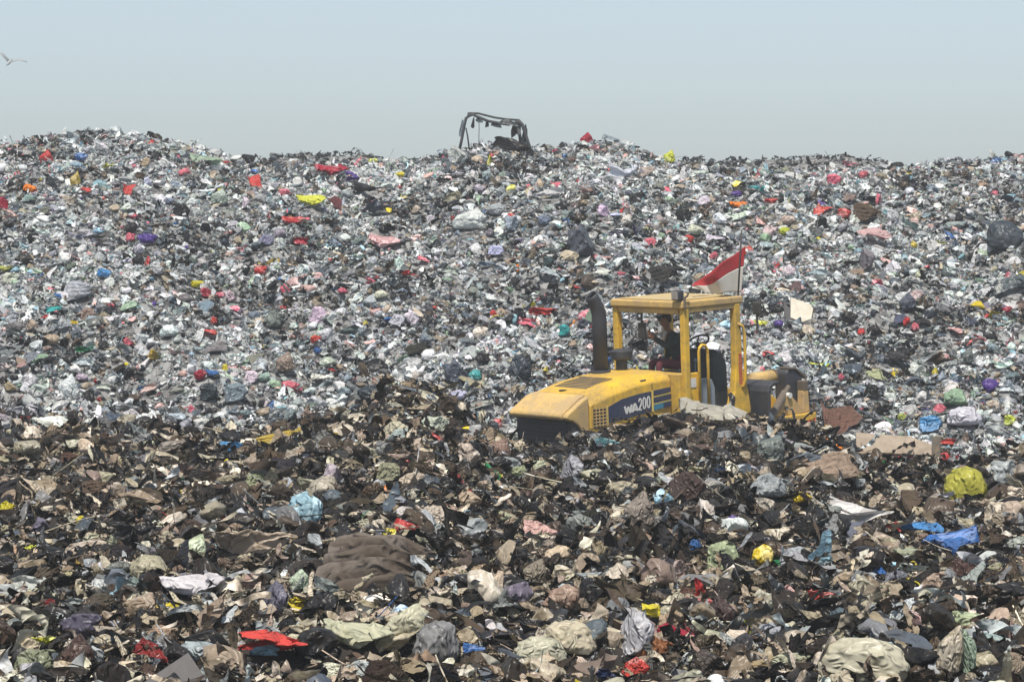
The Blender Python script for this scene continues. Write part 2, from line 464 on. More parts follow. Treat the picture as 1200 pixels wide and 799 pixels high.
def make_bag(seed, sub=3, neck=False, stretch=1.3, crease=1.0, dents=8, off=(0.42, 0.88)):
    g = np.random.default_rng(seed)
    P, T = ICO[sub]; P = P.copy()
    r = 1 + 0.20 * Waves(seed, 10, 3, 0.32)(P) + crease * (0.24 * (np.abs(Waves(seed + 1, 8, 3, 0.6)(P)) - 0.4) + 0.15 * (np.abs(Waves(seed + 2, 8, 3, 1.2)(P)) - 0.4))
    if sub >= 4:
        r += crease * 0.085 * (np.abs(Waves(seed + 3, 8, 3, 2.4)(P)) - 0.4)
    P = P * r[:, None]
    if neck:                                    # a knotted neck with a flared tuft
        a = g.uniform(0, 2 * math.pi); ax = np.array([math.cos(a), math.sin(a), g.uniform(0.1, 0.7)]); ax /= np.linalg.norm(ax)
        d = P @ ax
        s = np.clip((d - 0.55) / 0.45, 0, 1)
        rad = P - d[:, None] * ax
        phi = Waves(seed + 4, 6, 3, 1.6)(P)
        P = d[:, None] * ax * (1 + 0.7 * s[:, None]) + rad * (1 - 0.72 * np.sin(np.minimum(s * 1.6, 1) * math.pi / 2) + 0.5 * np.maximum(s - 0.6, 0) * (1 + 0.5 * phi))[:, None]
    P = fold(P, dents, seed + 6, k=(0.8, 1.6), off=off, tilt=1.0)
    P[:, 0] *= stretch
    P = unit(P)
    P[:, 2] *= g.uniform(0.75, 1.0)
    P[:, 2] = np.where(P[:, 2] < -0.35, -0.35 + 0.3 * (P[:, 2] + 0.35), P[:, 2])
    return P, T

def make_strip(seed, n=26, m=5, wdt=0.16):
    g = np.random.default_rng(seed)
    P, Q = grid(n, m)
    s = P[:, 0]; v = P[:, 1]
    w1, w2, w3 = Waves(seed, 6, 1, 0.45), Waves(seed + 1, 6, 1, 0.5), Waves(seed + 2, 6, 1, 0.6)
    c = np.stack([s, 0.4 * w1(s[:, None]), 0.28 * w2(s[:, None])], -1)
    tw = 2.2 * w3(s[:, None])
    ww = wdt * (1 + 0.4 * w1(s[:, None] * 3))
    P = c + (v * ww)[:, None] * np.stack([np.zeros_like(s), np.cos(tw), np.sin(tw)], -1)
    return unit(P), Q

def make_pleats(seed, n=44, zmax=0.5):
    """a heavy cloth lying in folds that gather towards one end"""
    g = np.random.default_rng(seed)
    P, Q = grid(n)
    u = (P[:, 0] + 1) / 2; v = P[:, 1]
    wob = Waves(seed, 8, 2, 0.35)(P[:, :2]); wob2 = Waves(seed + 1, 8, 2, 0.8)(P[:, :2])
    width = 1.0 - 0.62 * u ** 1.5
    Y = v * width * (1 + 0.1 * wob)
    fr = v * 2.3 + 0.35 * wob + 0.5 * u
    ridg = np.abs(np.sin(fr * math.pi)) ** 0.7
    Z = 0.30 * ridg * (0.45 + 0.55 * u) + 0.16 * wob + 0.035 * np.abs(wob2) + 0.35 * (1 - v * v) * (0.4 + 0.6 * u)
    Z = Z - 0.5 * np.maximum(np.abs(v) - 0.7, 0) - 0.35 * np.maximum(0.15 - u, 0) * 4
    X = P[:, 0] * (1 + 0.06 * wob2) + 0.1 * v * v
    P = np.stack([X, Y, Z], -1)
    P = fold(P, 5, seed + 9, k=(0.5, 1.5), off=(0.35, 0.8), tilt=0.9)
    P += 0.025 * np.stack([np.abs(Waves(seed + 20 + a, 8, 3, 1.5)(P)) for a in range(3)], -1)
    return unit(P, zmax), Q

def make_chip(seed):
    """a stiff scrap: bent flat flake"""
    g = np.random.default_rng(seed)
    P, Q = grid(7)
    P[:, :2] *= (1 + 0.25 * Waves(seed, 6, 2, 0.4)(P[:, :2]))[:, None]
    P[:, 1] *= g.uniform(0.4, 1.0)
    P[:, 2] = 0.12 * Waves(seed + 2, 6, 2, 0.4)(P[:, :2])
    return unit(fold(P, 2, seed + 3, k=(0.3, 1.2), off=(0.0, 0.6))), Q

def make_stick(seed):
    g = np.random.default_rng(seed)
    n, k = 9, 6
    s = np.linspace(-1, 1, n); w1, w2 = Waves(seed, 5, 1, 0.3), Waves(seed + 1, 5, 1, 0.3)
    ph = np.arange(k) * 2 * math.pi / k
    C = np.stack([s, 0.12 * w1(s[:, None]), 0.1 * w2(s[:, None])], -1)
    P = (C[:, None, :] + 0.035 * np.stack([np.zeros(k), np.cos(ph), np.sin(ph)], -1)[None]).reshape(-1, 3)
    i = np.arange(n * k).reshape(n, k); j = np.roll(i, -1, 1)
    Q = np.stack([i[:-1], j[:-1], j[1:], i[1:]], -1).reshape(-1, 4)
    return unit(P), Q
# ------------------------------------------------------------------ the wheel loader
YAW, NOSE_UP = R(42.0), R(2.6)
L = empty('wheel_loader', (0, 0, 0), (0, -NOSE_UP, YAW))
LM = Euler((0, -NOSE_UP, YAW)).to_matrix().to_4x4()
anchor = at(801, 353, 40.0)
L.location = anchor - (LM @ Vector((-0.65, -0.81, 3.08)))
LM.translation = L.location
tag(L, 'yellow open cab wheel loader half sunk behind the trash ridge, engine hood to the left', 'wheel loader')

Y, YD = M['yellow'], M['yellow_dusty']
def hsec(x, hw, zb, zs, zt, tw):
    return [(x, -hw, zb), (x, -hw, zs), (x, -hw + 0.035, zs + 0.05), (x, -tw, zt - 0.012), (x, -tw + 0.1, zt), (x, tw - 0.1, zt), (x, tw, zt - 0.012), (x, hw - 0.035, zs + 0.05), (x, hw, zs), (x, hw, zb)]
h = MB()
h.loft([hsec(-0.78, 0.62, 1.2, 1.90, 2.02, 0.52), hsec(-1.22, 0.635, 1.2, 1.885, 2.01, 0.52), hsec(-1.6, 0.64, 1.2, 1.85, 1.985, 0.52), hsec(-2.05, 0.64, 1.2, 1.77, 1.93, 0.52), hsec(-2.5, 0.64, 1.2, 1.65, 1.83, 0.51)])
hood = h.build('hood', Y, L, bevel=0.02)
# top louvres
v = MB()
sl = (1.93 - 1.83) / 0.45
def hood_top(x): return float(np.interp(x, [-2.5, -2.05, -1.6, -1.22, -0.78], [1.83, 1.93, 1.985, 2.01, 2.02]))
for i in range(9):
    x0 = -2.28 + i * 0.062
    za = hood_top(x0); zb_ = hood_top(x0 + 0.036)
    v.prism([(x0, za + 0.004), (x0 + 0.036, zb_ + 0.004), (x0 + 0.036, zb_ - 0.02), (x0, za - 0.02)], -0.34, 0.36)
v.build('top_louvre', M['charcoal'], hood)
v = MB(); v.prism([(-1.72, hood_top(-1.72) + 0.004), (-1.69, hood_top(-1.69) + 0.004), (-1.69, hood_top(-1.69) - 0.02), (-1.72, hood_top(-1.72) - 0.02)], -0.3, 0.42); v.build('seam', M['charcoal'], hood)
v = MB()
for k in range(1): v.tube([(-2.42, 0.02, 1.851), (-2.42, 0.02, 1.858)], 0.065, 18)
v.build('filler_cap', M['black'], hood)
# nose
n_ = MB()
n_.prism([(-2.512, 1.825), (-2.62, 1.79), (-2.97, 1.585), (-3.0, 1.545), (-2.985, 1.50), (-2.93, 1.47), (-2.512, 1.64)], -0.53, 0.53)
n_.build('engine_cover', YD, L, bevel=0.03, seg=3)
for s in (-1, 1):
    c = MB()
    pr = [(-2.512, 1.80), (-2.62, 1.765), (-2.95, 1.575), (-2.985, 1.53), (-2.95, 1.485), (-2.84, 1.455), (-2.74, 1.39), (-2.665, 1.29), (-2.62, 1.16), (-2.60, 1.0), (-2.512, 1.0)]
    c.prism(pr, s * 0.531, s * 0.635)
    c.build('nose_side', YD, L, bevel=0.035, seg=3)
g_ = MB(); g_.box(-2.84, -2.52, -0.60, 0.60, 0.95, 1.46)
gr = g_.build('rear_grille', M['grille'], L)
g_ = MB()
for i in range(7): g_.box(-2.865, -2.843, -0.50, 0.42, 1.04 + i * 0.062, 1.065 + i * 0.062)
g_.build('slat', M['charcoal'], gr)
g_ = MB(); g_.box(-2.95, -2.3, -0.75, 0.75, 0.55, 0.93); g_.build('counterweight', M['charcoal'], L, bevel=0.04)
# side vent, decal, lettering, stripes on the right side
YS = -0.642
v = MB(); v.box(-2.44, -2.17, YS - 0.004, YS + 0.02, 1.33, 1.62)
vent = v.build('side_vent', M['charcoal'], L)
v = MB()
for i in range(6): v.box(-2.44, -2.17, YS - 0.016, YS - 0.006, 1.35 + i * 0.05, 1.365 + i * 0.05)
for i in range(4): v.box(-2.40 + i * 0.07, -2.388 + i * 0.07, YS - 0.017, YS - 0.0175 + 0.012, 1.33, 1.62)
v.build('vent_bar', YD, vent)
v = MB(); v.prism([(-2.13, 1.37), (-1.23, 1.455), (-1.23, 1.76), (-1.5, 1.745), (-1.85, 1.70), (-2.13, 1.61)], YS - 0.006, YS + 0.01)
dec = v.build('model_plate', M['decal'], L)
for i, (zz, mt) in enumerate(((1.47, 'decal_cyan'), (1.575, 'decal'), (1.685, 'decal'))):
    v = MB(); v.prism([(-1.17, zz), (-0.81, zz + 0.03), (-0.81, zz + 0.105), (-1.17, zz + 0.08)], YS - 0.005, YS + 0.012)
    s_ = v.build('stripe', M[mt], L)
    if i == 0:
        v = MB(); v.prism([(-0.98, zz + 0.016), (-0.81, zz + 0.031), (-0.81, zz + 0.104), (-0.98, zz + 0.090)], YS - 0.007, YS + 0.012); v.build('stripe_end', M['decal'], s_)
for zz in (1.555, 1.662):
    v = MB(); v.prism([(-1.17, zz), (-0.81, zz + 0.03), (-0.81, zz + 0.042), (-1.17, zz + 0.012)], YS - 0.004, YS + 0.012); v.build('pale_line', M['paleyellow'], L)
v = MB(); v.box(-1.212, -1.19, YS - 0.005, YS + 0.01, 1.45, 1.77); v.build('pale_line', M['paleyellow'], L)
v = MB(); v.box(-2.16, -2.145, YS - 0.005, YS + 0.01, 1.35, 1.63); v.build('pale_line', M['paleyellow'], L)
v = MB()
v.box(-1.206, -1.196, YS + 0.002, YS + 0.03, 1.2, 1.87); v.box(-2.5, -0.79, YS - 0.001, YS + 0.02, 1.315, 1.323)
v.build('seam', M['charcoal'], hood)
for x_ in (-2.3, -1.9, -1.4, -0.95):
    v = MB(); v.cyl((x_, YS - 0.003, 1.28), 0.014, 0.014, 'y', 10); v.build('bolt', M['brownsteel'], hood)
v = MB(); v.tube([(-1.42, -0.56, 1.90), (-1.40, -0.60, 1.93), (-1.30, -0.60, 1.935), (-1.28, -0.56, 1.91)], 0.012, 8); v.build('latch', M['charcoal'], hood, smooth=True)
# WA200 lettering, cut from straight strokes
def glyph(mb, ch, x, z, w_, h_, st, rise):
    def bar(a, b):
        (x0, z0), (x1, z1) = a, b
        d = Vector((x1 - x0, 0, z1 - z0)); ln = d.length
        if ln == 0: return
        d /= ln; nn = Vector((-d.z, 0, d.x)) * st / 2
        pts = [(x0 - nn.x, z0 - nn.z), (x1 - nn.x, z1 - nn.z), (x1 + nn.x, z1 + nn.z), (x0 + nn.x, z0 + nn.z)]
        off = 0.0004 * (len(mb.bm.verts) % 7)
        mb.prism([(p[0], p[1] + (p[0]) * 0 ) for p in pts], YS - 0.0105 - off, YS - 0.0065)
    P_ = {'W': [(0,1),(0.25,0),(0.5,0.8),(0.75,0),(1,1)], 'A': [(0,0),(0.5,1),(1,0)],
          '2': [(0.05,0.75),(0.18,0.95),(0.5,1),(0.82,0.95),(0.93,0.75),(0.85,0.5),(0.45,0.25),(0.05,0.0),(0.97,0.0)],
          '0': [(0.5,1),(0.8,0.92),(0.95,0.65),(0.95,0.35),(0.8,0.08),(0.5,0),(0.2,0.08),(0.05,0.35),(0.05,0.65),(0.2,0.92),(0.5,1)]}[ch]
    Q_ = [(x + a * w_, z + b * h_ + (x + a * w_ + 1.23) * rise) for a, b in P_]
    for a, b in zip(Q_, Q_[1:]): bar(a, b)
    if ch == 'A':
        bar((x + 0.22 * w_, z + 0.3 * h_ + (x + 1.23) * rise), (x + 0.78 * w_, z + 0.3 * h_ + (x + 1.23) * rise))
v = MB()
rise = 0.094
glyph(v, 'W', -1.80, 1.525, 0.15, 0.115, 0.038, rise)
glyph(v, 'A', -1.645, 1.525, 0.12, 0.115, 0.036, rise)
for i, ch in enumerate('200'):
    glyph(v, ch, -1.505 + i * 0.088, 1.527, 0.062, 0.165, 0.024, rise)
v.build('lettering', M['white'], dec)
v = MB(); v.prism([(-1.95, 1.815), (-1.80, 1.865), (-1.62, 1.89), (-1.62, 1.905), (-1.82, 1.885), (-1.95, 1.83)], YS - 0.0, YS + 0.05); 
v.bm.free()
# exhaust and pre-cleaner on the hood
e = MB()
e.tube([(-1.30, 0.36, 1.97), (-1.30, 0.36, 2.80), (-1.31, 0.36, 2.92), (-1.35, 0.365, 3.03), (-1.42, 0.37, 3.15), (-1.455, 0.372, 3.20)], [0.115, 0.115, 0.112, 0.108, 0.104, 0.10], 16, cap=False)
ex = e.build('exhaust_stack', M['charcoal'], L, smooth=True)
so = ex.modifiers.new('wall', 'SOLIDIFY'); so.thickness = 0.012
e = MB(); e.tube([(-1.30, 0.36, 1.99), (-1.30, 0.36, 2.04)], 0.155, 16); e.build('collar', M['charcoal'], ex, bevel=0.01)
p_ = MB()
p_.tube([(-0.93, 0.28, 1.98), (-0.93, 0.28, 2.16)], 0.09, 18)
p_.tube([(-0.93, 0.28, 2.161), (-0.93, 0.28, 2.2), (-0.93, 0.28, 2.31), (-0.93, 0.28, 2.34)], [0.10, 0.17, 0.175, 0.10], 20)
pc = p_.build('air_pre_cleaner', M['charcoal'], L, smooth=False, bevel=0.008)
M['roof_dust'] = paint('dusty_roof', (0.50, 0.38, 0.17), 0.7, (0.40, 0.32, 0.2), 0.8, 2.0, thr=0.42)
# cab
c = MB(); c.box(-0.64, 0.55, -0.80, 0.64, 1.05, 1.30); c.build('cab_floor', M['charcoal'], L, bevel=0.02)
c = MB(); c.box(-0.775, -0.60, -0.79, 0.64, 1.1, 1.985); c.build('rear_bulkhead', Y, L, bevel=0.02)
c = MB(); c.box(-0.645, -0.37, -0.81, -0.76, 1.0, 1.98); rp = c.build('side_panel', Y, L, bevel=0.015)
c = MB(); c.box(-0.56, -0.43, -0.818, -0.812, 1.76, 1.90); c.build('warning_sticker', M['white'], rp)
c = MB(); c.prism([(-0.36, 1.0), (0.10, 1.0), (0.10, 1.70), (0.04, 1.83), (-0.05, 1.86), (-0.36, 1.86)], -0.70, -0.67); c.build('door_panel', M['greypanel'], L, bevel=0.012)
c = MB(); c.box(-0.645, -0.37, 0.59, 0.64, 1.0, 1.98); c.build('side_panel', Y, L, bevel=0.015)
for yc in (-0.81, 0.64):
    p_ = MB(); p_.box(-0.70, -0.59, yc - 0.055, yc + 0.055, 1.0, 2.97); p_.build('cab_post', Y, L, bevel=0.02)
    p_ = MB()
    p_.loft([[(x0, yc - d, z), (x1, yc - d, z), (x1, yc + d, z), (x0, yc + d, z)] for x0, x1, d, z in ((0.26, 0.70, 0.07, 0.95), (0.27, 0.70, 0.07, 1.35), (0.36, 0.66, 0.065, 1.62), (0.405, 0.55, 0.06, 1.98), (0.41, 0.53, 0.055, 2.97))])
    p_.build('cab_post', Y, L, bevel=0.015)
r_ = MB()
r_.box(-0.74, 0.60, -0.87, 0.70, 2.965, 3.08)
roof = r_.build('canopy_roof', YD, L, bevel=0.025)
r_ = MB(); r_.box(-0.66, 0.5, -0.72, 0.56, 3.082, 3.10); r_.build('roof_top_panel', M['roof_dust'], roof, bevel=0.02)
r_ = MB(); r_.box(-0.70, -0.62, -0.73, 0.56, 2.88, 2.964); r_.build('roof_beam', YD, roof, bevel=0.015)
r_ = MB(); r_.box(-0.6, 0.5, -0.85, -0.80, 2.90, 2.964); r_.build('roof_beam', YD, roof, bevel=0.01)
# work lamp on the rear right corner
w_ = MB(); w_.box(-0.80, -0.68, -0.86, -0.70, 3.10, 3.25); wl = w_.build('work_lamp', M['charcoal'], L, bevel=0.02)
w_ = MB(); w_.box(-0.815, -0.805, -0.845, -0.715, 3.115, 3.235); w_.build('lens', M['lampglass'], wl, bevel=0.004)
w_ = MB(); w_.tube([(-0.72, -0.80, 3.085), (-0.70, -0.84, 3.12), (-0.66, -0.90, 3.16), (-0.64, -0.91, 3.22)], 0.018, 8); w_.tube([(-0.70, -0.885, 3.13), (-0.71, -0.89, 2.98)], 0.02, 8); w_.build('lamp_bracket', M['brownsteel'], wl)
# grab rails
for pts in ([(-0.40, -0.86, 1.25), (-0.40, -0.86, 2.30), (-0.385, -0.86, 2.36), (-0.33, -0.86, 2.395), (-0.26, -0.86, 2.38), (-0.215, -0.86, 2.32), (-0.21, -0.86, 2.2), (-0.21, -0.86, 1.25)],
            [(0.52, -0.86, 1.66), (0.54, -0.90, 1.70), (0.55, -0.92, 1.8), (0.555, -0.92, 2.5), (0.54, -0.90, 2.62), (0.47, -0.86, 2.66)]):
    g_ = MB(); g_.tube(pts, 0.024, 10); g_.build('grab_rail', Y, L, smooth=True)
g_ = MB(); g_.box(0.46, 0.53, -0.874, -0.868, 1.72, 2.2); g_.build('faded_marking', M['redmark'], L)
# mirrors
m_ = MB(); m_.tube([(0.5, -0.86, 2.62), (0.62, -0.98, 2.62), (0.74, -1.02, 2.63)], 0.018, 8); m_.tube([(0.74, -1.02, 2.50), (0.74, -1.02, 2.95)], 0.02, 8)
mi = m_.build('mirror_arm', M['black'], L)
m_ = MB(); m_.box(0.715, 0.765, -1.10, -0.94, 2.78, 2.98); m_.build('mirror', M['black'], mi, bevel=0.02)
m_ = MB(); m_.tube([(-0.60, 0.15, 2.965), (-0.60, 0.15, 2.7)], 0.02, 8); m_.box(-0.62, -0.58, 0.08, 0.22, 2.48, 2.72)
m_.build('inside_mirror', M['black'], L, bevel=0.008)
# seat, console, steering wheel, levers
s_ = MB(); s_.box(-0.36, 0.12, -0.26, 0.26, 1.78, 1.93); seat = s_.build('seat', M['seat'], L, bevel=0.04, seg=3)
s_ = MB(); s_.box(0.0, 0.12, -0.25, 0.25, 1.932, 2.32); s_.bm.free()
s_ = MB(); s_.box(-0.25, 0.05, -0.2, 0.2, 1.302, 1.778); s_.build('seat_base', M['charcoal'], seat)
s_ = MB(); s_.prism([(0.36, 1.302), (0.66, 1.302), (0.64, 2.0), (0.56, 2.18), (0.42, 2.22), (0.34, 2.05)], -0.46, 0.30); con = s_.build('console', M['seat'], L, bevel=0.04, seg=3)
s_ = MB(); s_.prism([(0.40, 2.234), (0.57, 2.185), (0.57, 2.205), (0.40, 2.255)], -0.40, 0.26); s_.build('dash_top', M['greypanel'], con)
s_ = MB()
ctr = Vector((0.22, -0.22, 2.36)); tilt = Matrix.Rotation(R(-32), 3, 'Y')
ring = [ctr + tilt @ Vector((0.2 * math.cos(a), 0.2 * math.sin(a), 0)) for a in [2 * math.pi * k / 28 for k in range(29)]]
s_.tube(ring, 0.017, 8, cap=False)
for a in (0.5, 2.6, 4.7): s_.tube([ctr, ctr + tilt @ Vector((0.19 * math.cos(a), 0.19 * math.sin(a), 0))], 0.012, 6)
sw = s_.build('steering_wheel', M['black'], L, smooth=True)
s_ = MB(); s_.tube([ctr, (0.40, -0.22, 2.0)], 0.035, 10); s_.build('steering_column', M['charcoal'], sw)
for yy_ in (-0.36, -0.42):
    s_ = MB(); s_.tube([(0.02, yy_, 1.80), (0.03, yy_, 2.08)], 0.012, 8); s_.tube([(0.03, yy_, 2.08), (0.03, yy_, 2.10), (0.03, yy_, 2.14)], [0.015, 0.03, 0.018], 10)
    s_.build('control_lever', M['greypanel'], L)
# wheels
def wheel(x, y, dz=0.0, k_=1.0):
    w_ = MB(); w_.tube([(x, y - 0.25, 0.54), (x, y - 0.19, 0.54), (x, y + 0.19, 0.54), (x, y + 0.25, 0.54)], [0.44, 0.54, 0.54, 0.44], 32)
    for k in range(18):
        a = 2 * math.pi * k / 18
        w_.box(-0.05, 0.05, y - 0.22, y + 0.22, 0.52, 0.57, Matrix.Translation((x, 0, 0.54)) @ Matrix.Rotation(a, 4, 'Y'))
    ty = w_.build('wheel', M['black'], L, bevel=0.01)
    w_ = MB(); w_.cyl((x, y, 0.54), 0.28, 0.54, 'y', 24); w_.build('rim', YD, ty, bevel=0.02)
for x in (-1.75, 1.40):
    for y in (-0.82, 0.82): wheel(x, y)
f_ = MB(); f_.box(-2.5, 2.1, -0.4, 0.4, 0.55, 1.04); f_.build('chassis', M['charcoal'], L, bevel=0.03)
# front mudguards
for sy in (-1, 1):
    f_ = MB()
    prof = [(0.86, 0.95), (0.86, 1.58), (0.90, 1.67), (0.99, 1.72), (1.12, 1.73), (1.12, 1.69), (1.0, 1.67), (0.94, 1.62), (0.925, 1.55), (0.925, 0.95)]
    f_.prism(prof, sy * 1.10, sy * 0.44)
    mg = f_.build('mudguard', M['charcoal'], L, bevel=0.015)
    f_ = MB(); f_.box(0.846, 0.858, sy * 0.72 - 0.02, sy * 0.72 + 0.02, 1.25, 1.58); f_.build('mudguard_rib', M['black'], mg)
# front frame, lift arm, tilt lever and bucket
a_ = MB(); a_.tube([(1.15, -0.26, 1.66), (2.0, -0.26, 1.68)], 0.12, 18); la = a_.build('boom_tube', YD, L, smooth=True)
a_ = MB(); a_.tube([(1.86, -0.26, 1.676), (1.91, -0.26, 1.677)], 0.135, 18); a_.build('collar', M['brownsteel'], la)
for sy in (-1, 1):
    a_ = MB(); a_.prism([(1.0, 1.62), (1.3, 1.66), (2.05, 1.15), (2.0, 0.98), (1.2, 1.35), (1.0, 1.4)], sy * 0.36, sy * 0.46); a_.build('lift_arm', Y, L, bevel=0.015)
a_ = MB(); a_.prism([(1.88, 1.30), (1.88, 1.76), (1.93, 1.81), (2.08, 1.80), (2.26, 1.68), (2.26, 1.22), (2.05, 1.15)], -0.56, -0.30); bc = a_.build('bell_crank', M['charcoal'], L, bevel=0.03)
a_ = MB(); a_.prism([(1.93, 1.815), (2.08, 1.805), (2.265, 1.685), (2.34, 1.63), (2.36, 1.655), (2.28, 1.715), (2.09, 1.83), (1.93, 1.84)], -0.58, -0.28); a_.build('cover_plate', M['brownsteel'], bc)
a_ = MB(); a_.tube([(1.0, -0.95, 1.08), (1.72, -0.66, 1.46)], 0.065, 12); a_.tube([(1.72, -0.66, 1.46), (1.88, -0.60, 1.54)], 0.04, 12); a_.build('hydraulic_cylinder', M['brownsteel'], L, smooth=False)
a_ = MB(); a_.prism([(1.25, 1.117), (2.15, 1.117), (2.06, 1.17), (1.76, 1.42), (1.66, 1.44), (1.58, 1.37)], -0.76, -0.70); tp = a_.build('linkage_plate', YD, L, bevel=0.012)
a_ = MB(); a_.cyl((1.62, -0.77, 1.24), 0.03, 0.05, 'y', 14); a_.build('pin', M['black'], tp)
a_ = MB(); a_.cyl((1.70, -0.77, 1.43), 0.045, 0.06, 'y', 14); a_.build('pin', M['white'], tp)
a_ = MB(); a_.box(1.08, 2.26, -0.84, 0.75, 0.97, 1.115); a_.build('bucket_edge', Y, L, bevel=0.015)
a_ = MB(); a_.prism([(2.08, 1.117), (2.24, 1.117), (2.22, 1.45), (2.20, 1.56), (2.12, 1.57), (2.10, 1.45)], -0.72, -0.58); up = a_.build('bucket_upright', YD, L, bevel=0.02)
a_ = MB(); a_.box(2.10, 2.21, -0.725, -0.575, 1.46, 1.62); a_.build('upright_cap', M['brownsteel'], up, bevel=0.015)
a_ = MB(); a_.prism([(2.15, 0.95), (2.5, 0.45), (2.2, 0.35), (2.0, 0.7)], -1.15, 1.15); a_.build('bucket', Y, L, bevel=0.02)

# ------------------------------------------------------------------ the operator
def skin_body(name, verts, edges, sub=2):
    me = bpy.data.meshes.new(name)
    me.from_pydata([v[:3] for v in verts], edges, [])
    o = bpy.data.objects.new(name, me); COL.objects.link(o)
    sk = o.modifiers.new('skin', 'SKIN'); sk.use_smooth_shade = True; sk.branch_smoothing = 0.6
    for i, v in enumerate(verts):
        me.skin_vertices[0].data[i].radius = (v[3], v[4] if len(v) > 4 and not isinstance(v[4], str) else v[3])
        me.skin_vertices[0].data[i].use_root = (i == 0)
    ss = o.modifiers.new('sub', 'SUBSURF'); ss.levels = sub; ss.render_levels = sub
    dg = bpy.context.evaluated_depsgraph_get(); dg.update()
    me2 = bpy.data.meshes.new_from_object(o.evaluated_get(dg))
    bpy.data.objects.remove(o, do_unlink=True)
    me2.name = name
    return me2
BV, BE, BT = [], [], []
def joint(p, r, par=None, tg='jacket', r2=None):
    BV.append((*p, r, r2 if r2 is not None else r)); BT.append(tg)
    if par is not None: BE.append((par, len(BV) - 1))
    return len(BV) - 1
pel = joint((0, 0, 0.10), 0.15, None, 'trousers', 0.13)
ab = joint((0.05, 0, 0.26), 0.165, pel, 'jacket', 0.12)
ch = joint((0.11, 0, 0.42), 0.185, ab, 'jacket', 0.125)
uc = joint((0.17, 0, 0.54), 0.13, ch, 'jacket', 0.09)
nk = joint((0.23, 0.0, 0.63), 0.055, uc, 'skin')
hb_ = joint((0.26, 0.0, 0.70), 0.068, nk, 'skin', 0.078)
hm = joint((0.27, 0.0, 0.78), 0.076, hb_, 'skin', 0.092)
ht = joint((0.265, 0.0, 0.855), 0.058, hm, 'skin', 0.068)
nose = joint((0.37, 0.0, 0.755), 0.012, hm, 'skin')
for s in (-1, 1):
    joint((0.265, s * 0.088, 0.765), 0.012, hm, 'skin')          # ears
    sh = joint((0.16, s * 0.20, 0.52), 0.085, uc, 'jacket')
    if s > 0:
        el = joint((0.36, 0.26, 0.38), 0.058, sh, 'jacket'); wr = joint((0.53, 0.17, 0.52), 0.042, el, 'jacket'); pm = joint((0.575, 0.15, 0.565), 0.034, wr, 'skin')
        fdir, fup = Vector((0.6, -0.1, 0.6)), Vector((0.3, -0.9, 0.1))
    else:
        el = joint((0.04, -0.32, 0.27), 0.06, sh, 'jacket'); wr = joint((0.14, -0.28, 0.10), 0.036, el, 'jacket'); pm = joint((0.20, -0.25, 0.07), 0.034, wr, 'skin')
        fdir, fup = Vector((0.85, 0.2, -0.25)), Vector((0.1, 0.5, 0.8))
    fdir.normalize(); sd_ = fdir.cross(fup).normalized()
    for k, ln in enumerate((0.072, 0.08, 0.075, 0.06)):
        b0 = Vector(BV[pm][:3]) + fdir * 0.03 + sd_ * (k - 1.5) * 0.021
        f1 = joint(b0 + fdir * ln * 0.55, 0.0095, pm, 'skin')
        joint(b0 + fdir * ln * 0.95 - fup * 0.02, 0.008, f1, 'skin')
    t1 = joint(Vector(BV[pm][:3]) + sd_ * 0.045 + fdir * 0.01, 0.011, pm, 'skin'); joint(Vector(BV[pm][:3]) + sd_ * 0.06 + fdir * 0.045, 0.009, t1, 'skin')
    hip = joint((0.06, s * 0.095, 0.09), 0.098, pel, 'trousers')
    kn = joint((0.44, s * 0.13, 0.13), 0.066, hip, 'trousers')
    an = joint((0.42, s * 0.13, -0.30), 0.045, kn, 'trousers')
    he = joint((0.44, s * 0.13, -0.36), 0.042, an, 'shoe'); joint((0.60, s * 0.14, -0.38), 0.034, he, 'shoe')
bme = skin_body('person', BV, BE)
segs = [(np.array(BV[a][:3]), np.array(BV[b][:3]), BT[b]) for a, b in BE]
order = ['jacket', 'trousers', 'skin', 'shoe']
for k in (M['jacket'], M['trousers'], M['skin'], M['black']): bme.materials.append(k)
co = np.array([v.co[:] for v in bme.vertices])
best = np.full(len(co), 1e9); lab = np.zeros(len(co), int)
for a, b, tg in segs:
    d = b - a; tt = np.clip(((co - a) @ d) / (d @ d), 0, 1)
    dist = np.linalg.norm(co - (a + tt[:, None] * d), axis=1)
    q = dist < best; best[q] = dist[q]; lab[q] = order.index(tg)
for p in bme.polygons:
    p.material_index = int(np.bincount(lab[list(p.vertices)]).argmax()); p.use_smooth = True
person = bpy.data.objects.new('person', bme); COL.objects.link(person)
seat_w = LM @ Vector((0.02, -0.05, 1.94))
person.location = seat_w; person.rotation_euler = (0, 0, R(203))
tag(person, 'person in dark jacket and maroon trousers sitting in the loader cab, one hand raised', 'person')
def child_blob(name, c, rad, mat, fn=None, sub=3):
    P, T = ICO[sub]; P = P * np.array(rad)
    if fn: P = fn(P)
    me = mesh_np(name, P + np.array(c), T); me.materials.append(mat)
    o = bpy.data.objects.new(name, me); COL.objects.link(o); o.parent = person; return o
def hairfn(P):
    P = P.copy(); low = P[:, 2] < -0.01
    front = (P[:, 0] > 0.02) & (P[:, 2] < 0.045)
    P[front, 0] *= 0.35; P[front, 1] *= 0.8
    return P
child_blob('hair', (0.257, 0, 0.805), (0.092, 0.092, 0.092), M['hair'], hairfn)
for s in (-1, 1): child_blob('eye', (0.347, s * 0.03, 0.785), (0.009, 0.012, 0.009), M['hair'], None, 2)
child_blob('mouth', (0.34, 0, 0.72), (0.008, 0.022, 0.005), M['redmark'], None, 2)
mb_ = MB(); mb_.tube([(0.29, 0.07, 0.615), (0.305, 0.03, 0.53), (0.30, 0.0, 0.42)], [0.02, 0.03, 0.025], 8); cs = mb_.build('collar', M['shirt'], person, smooth=True)

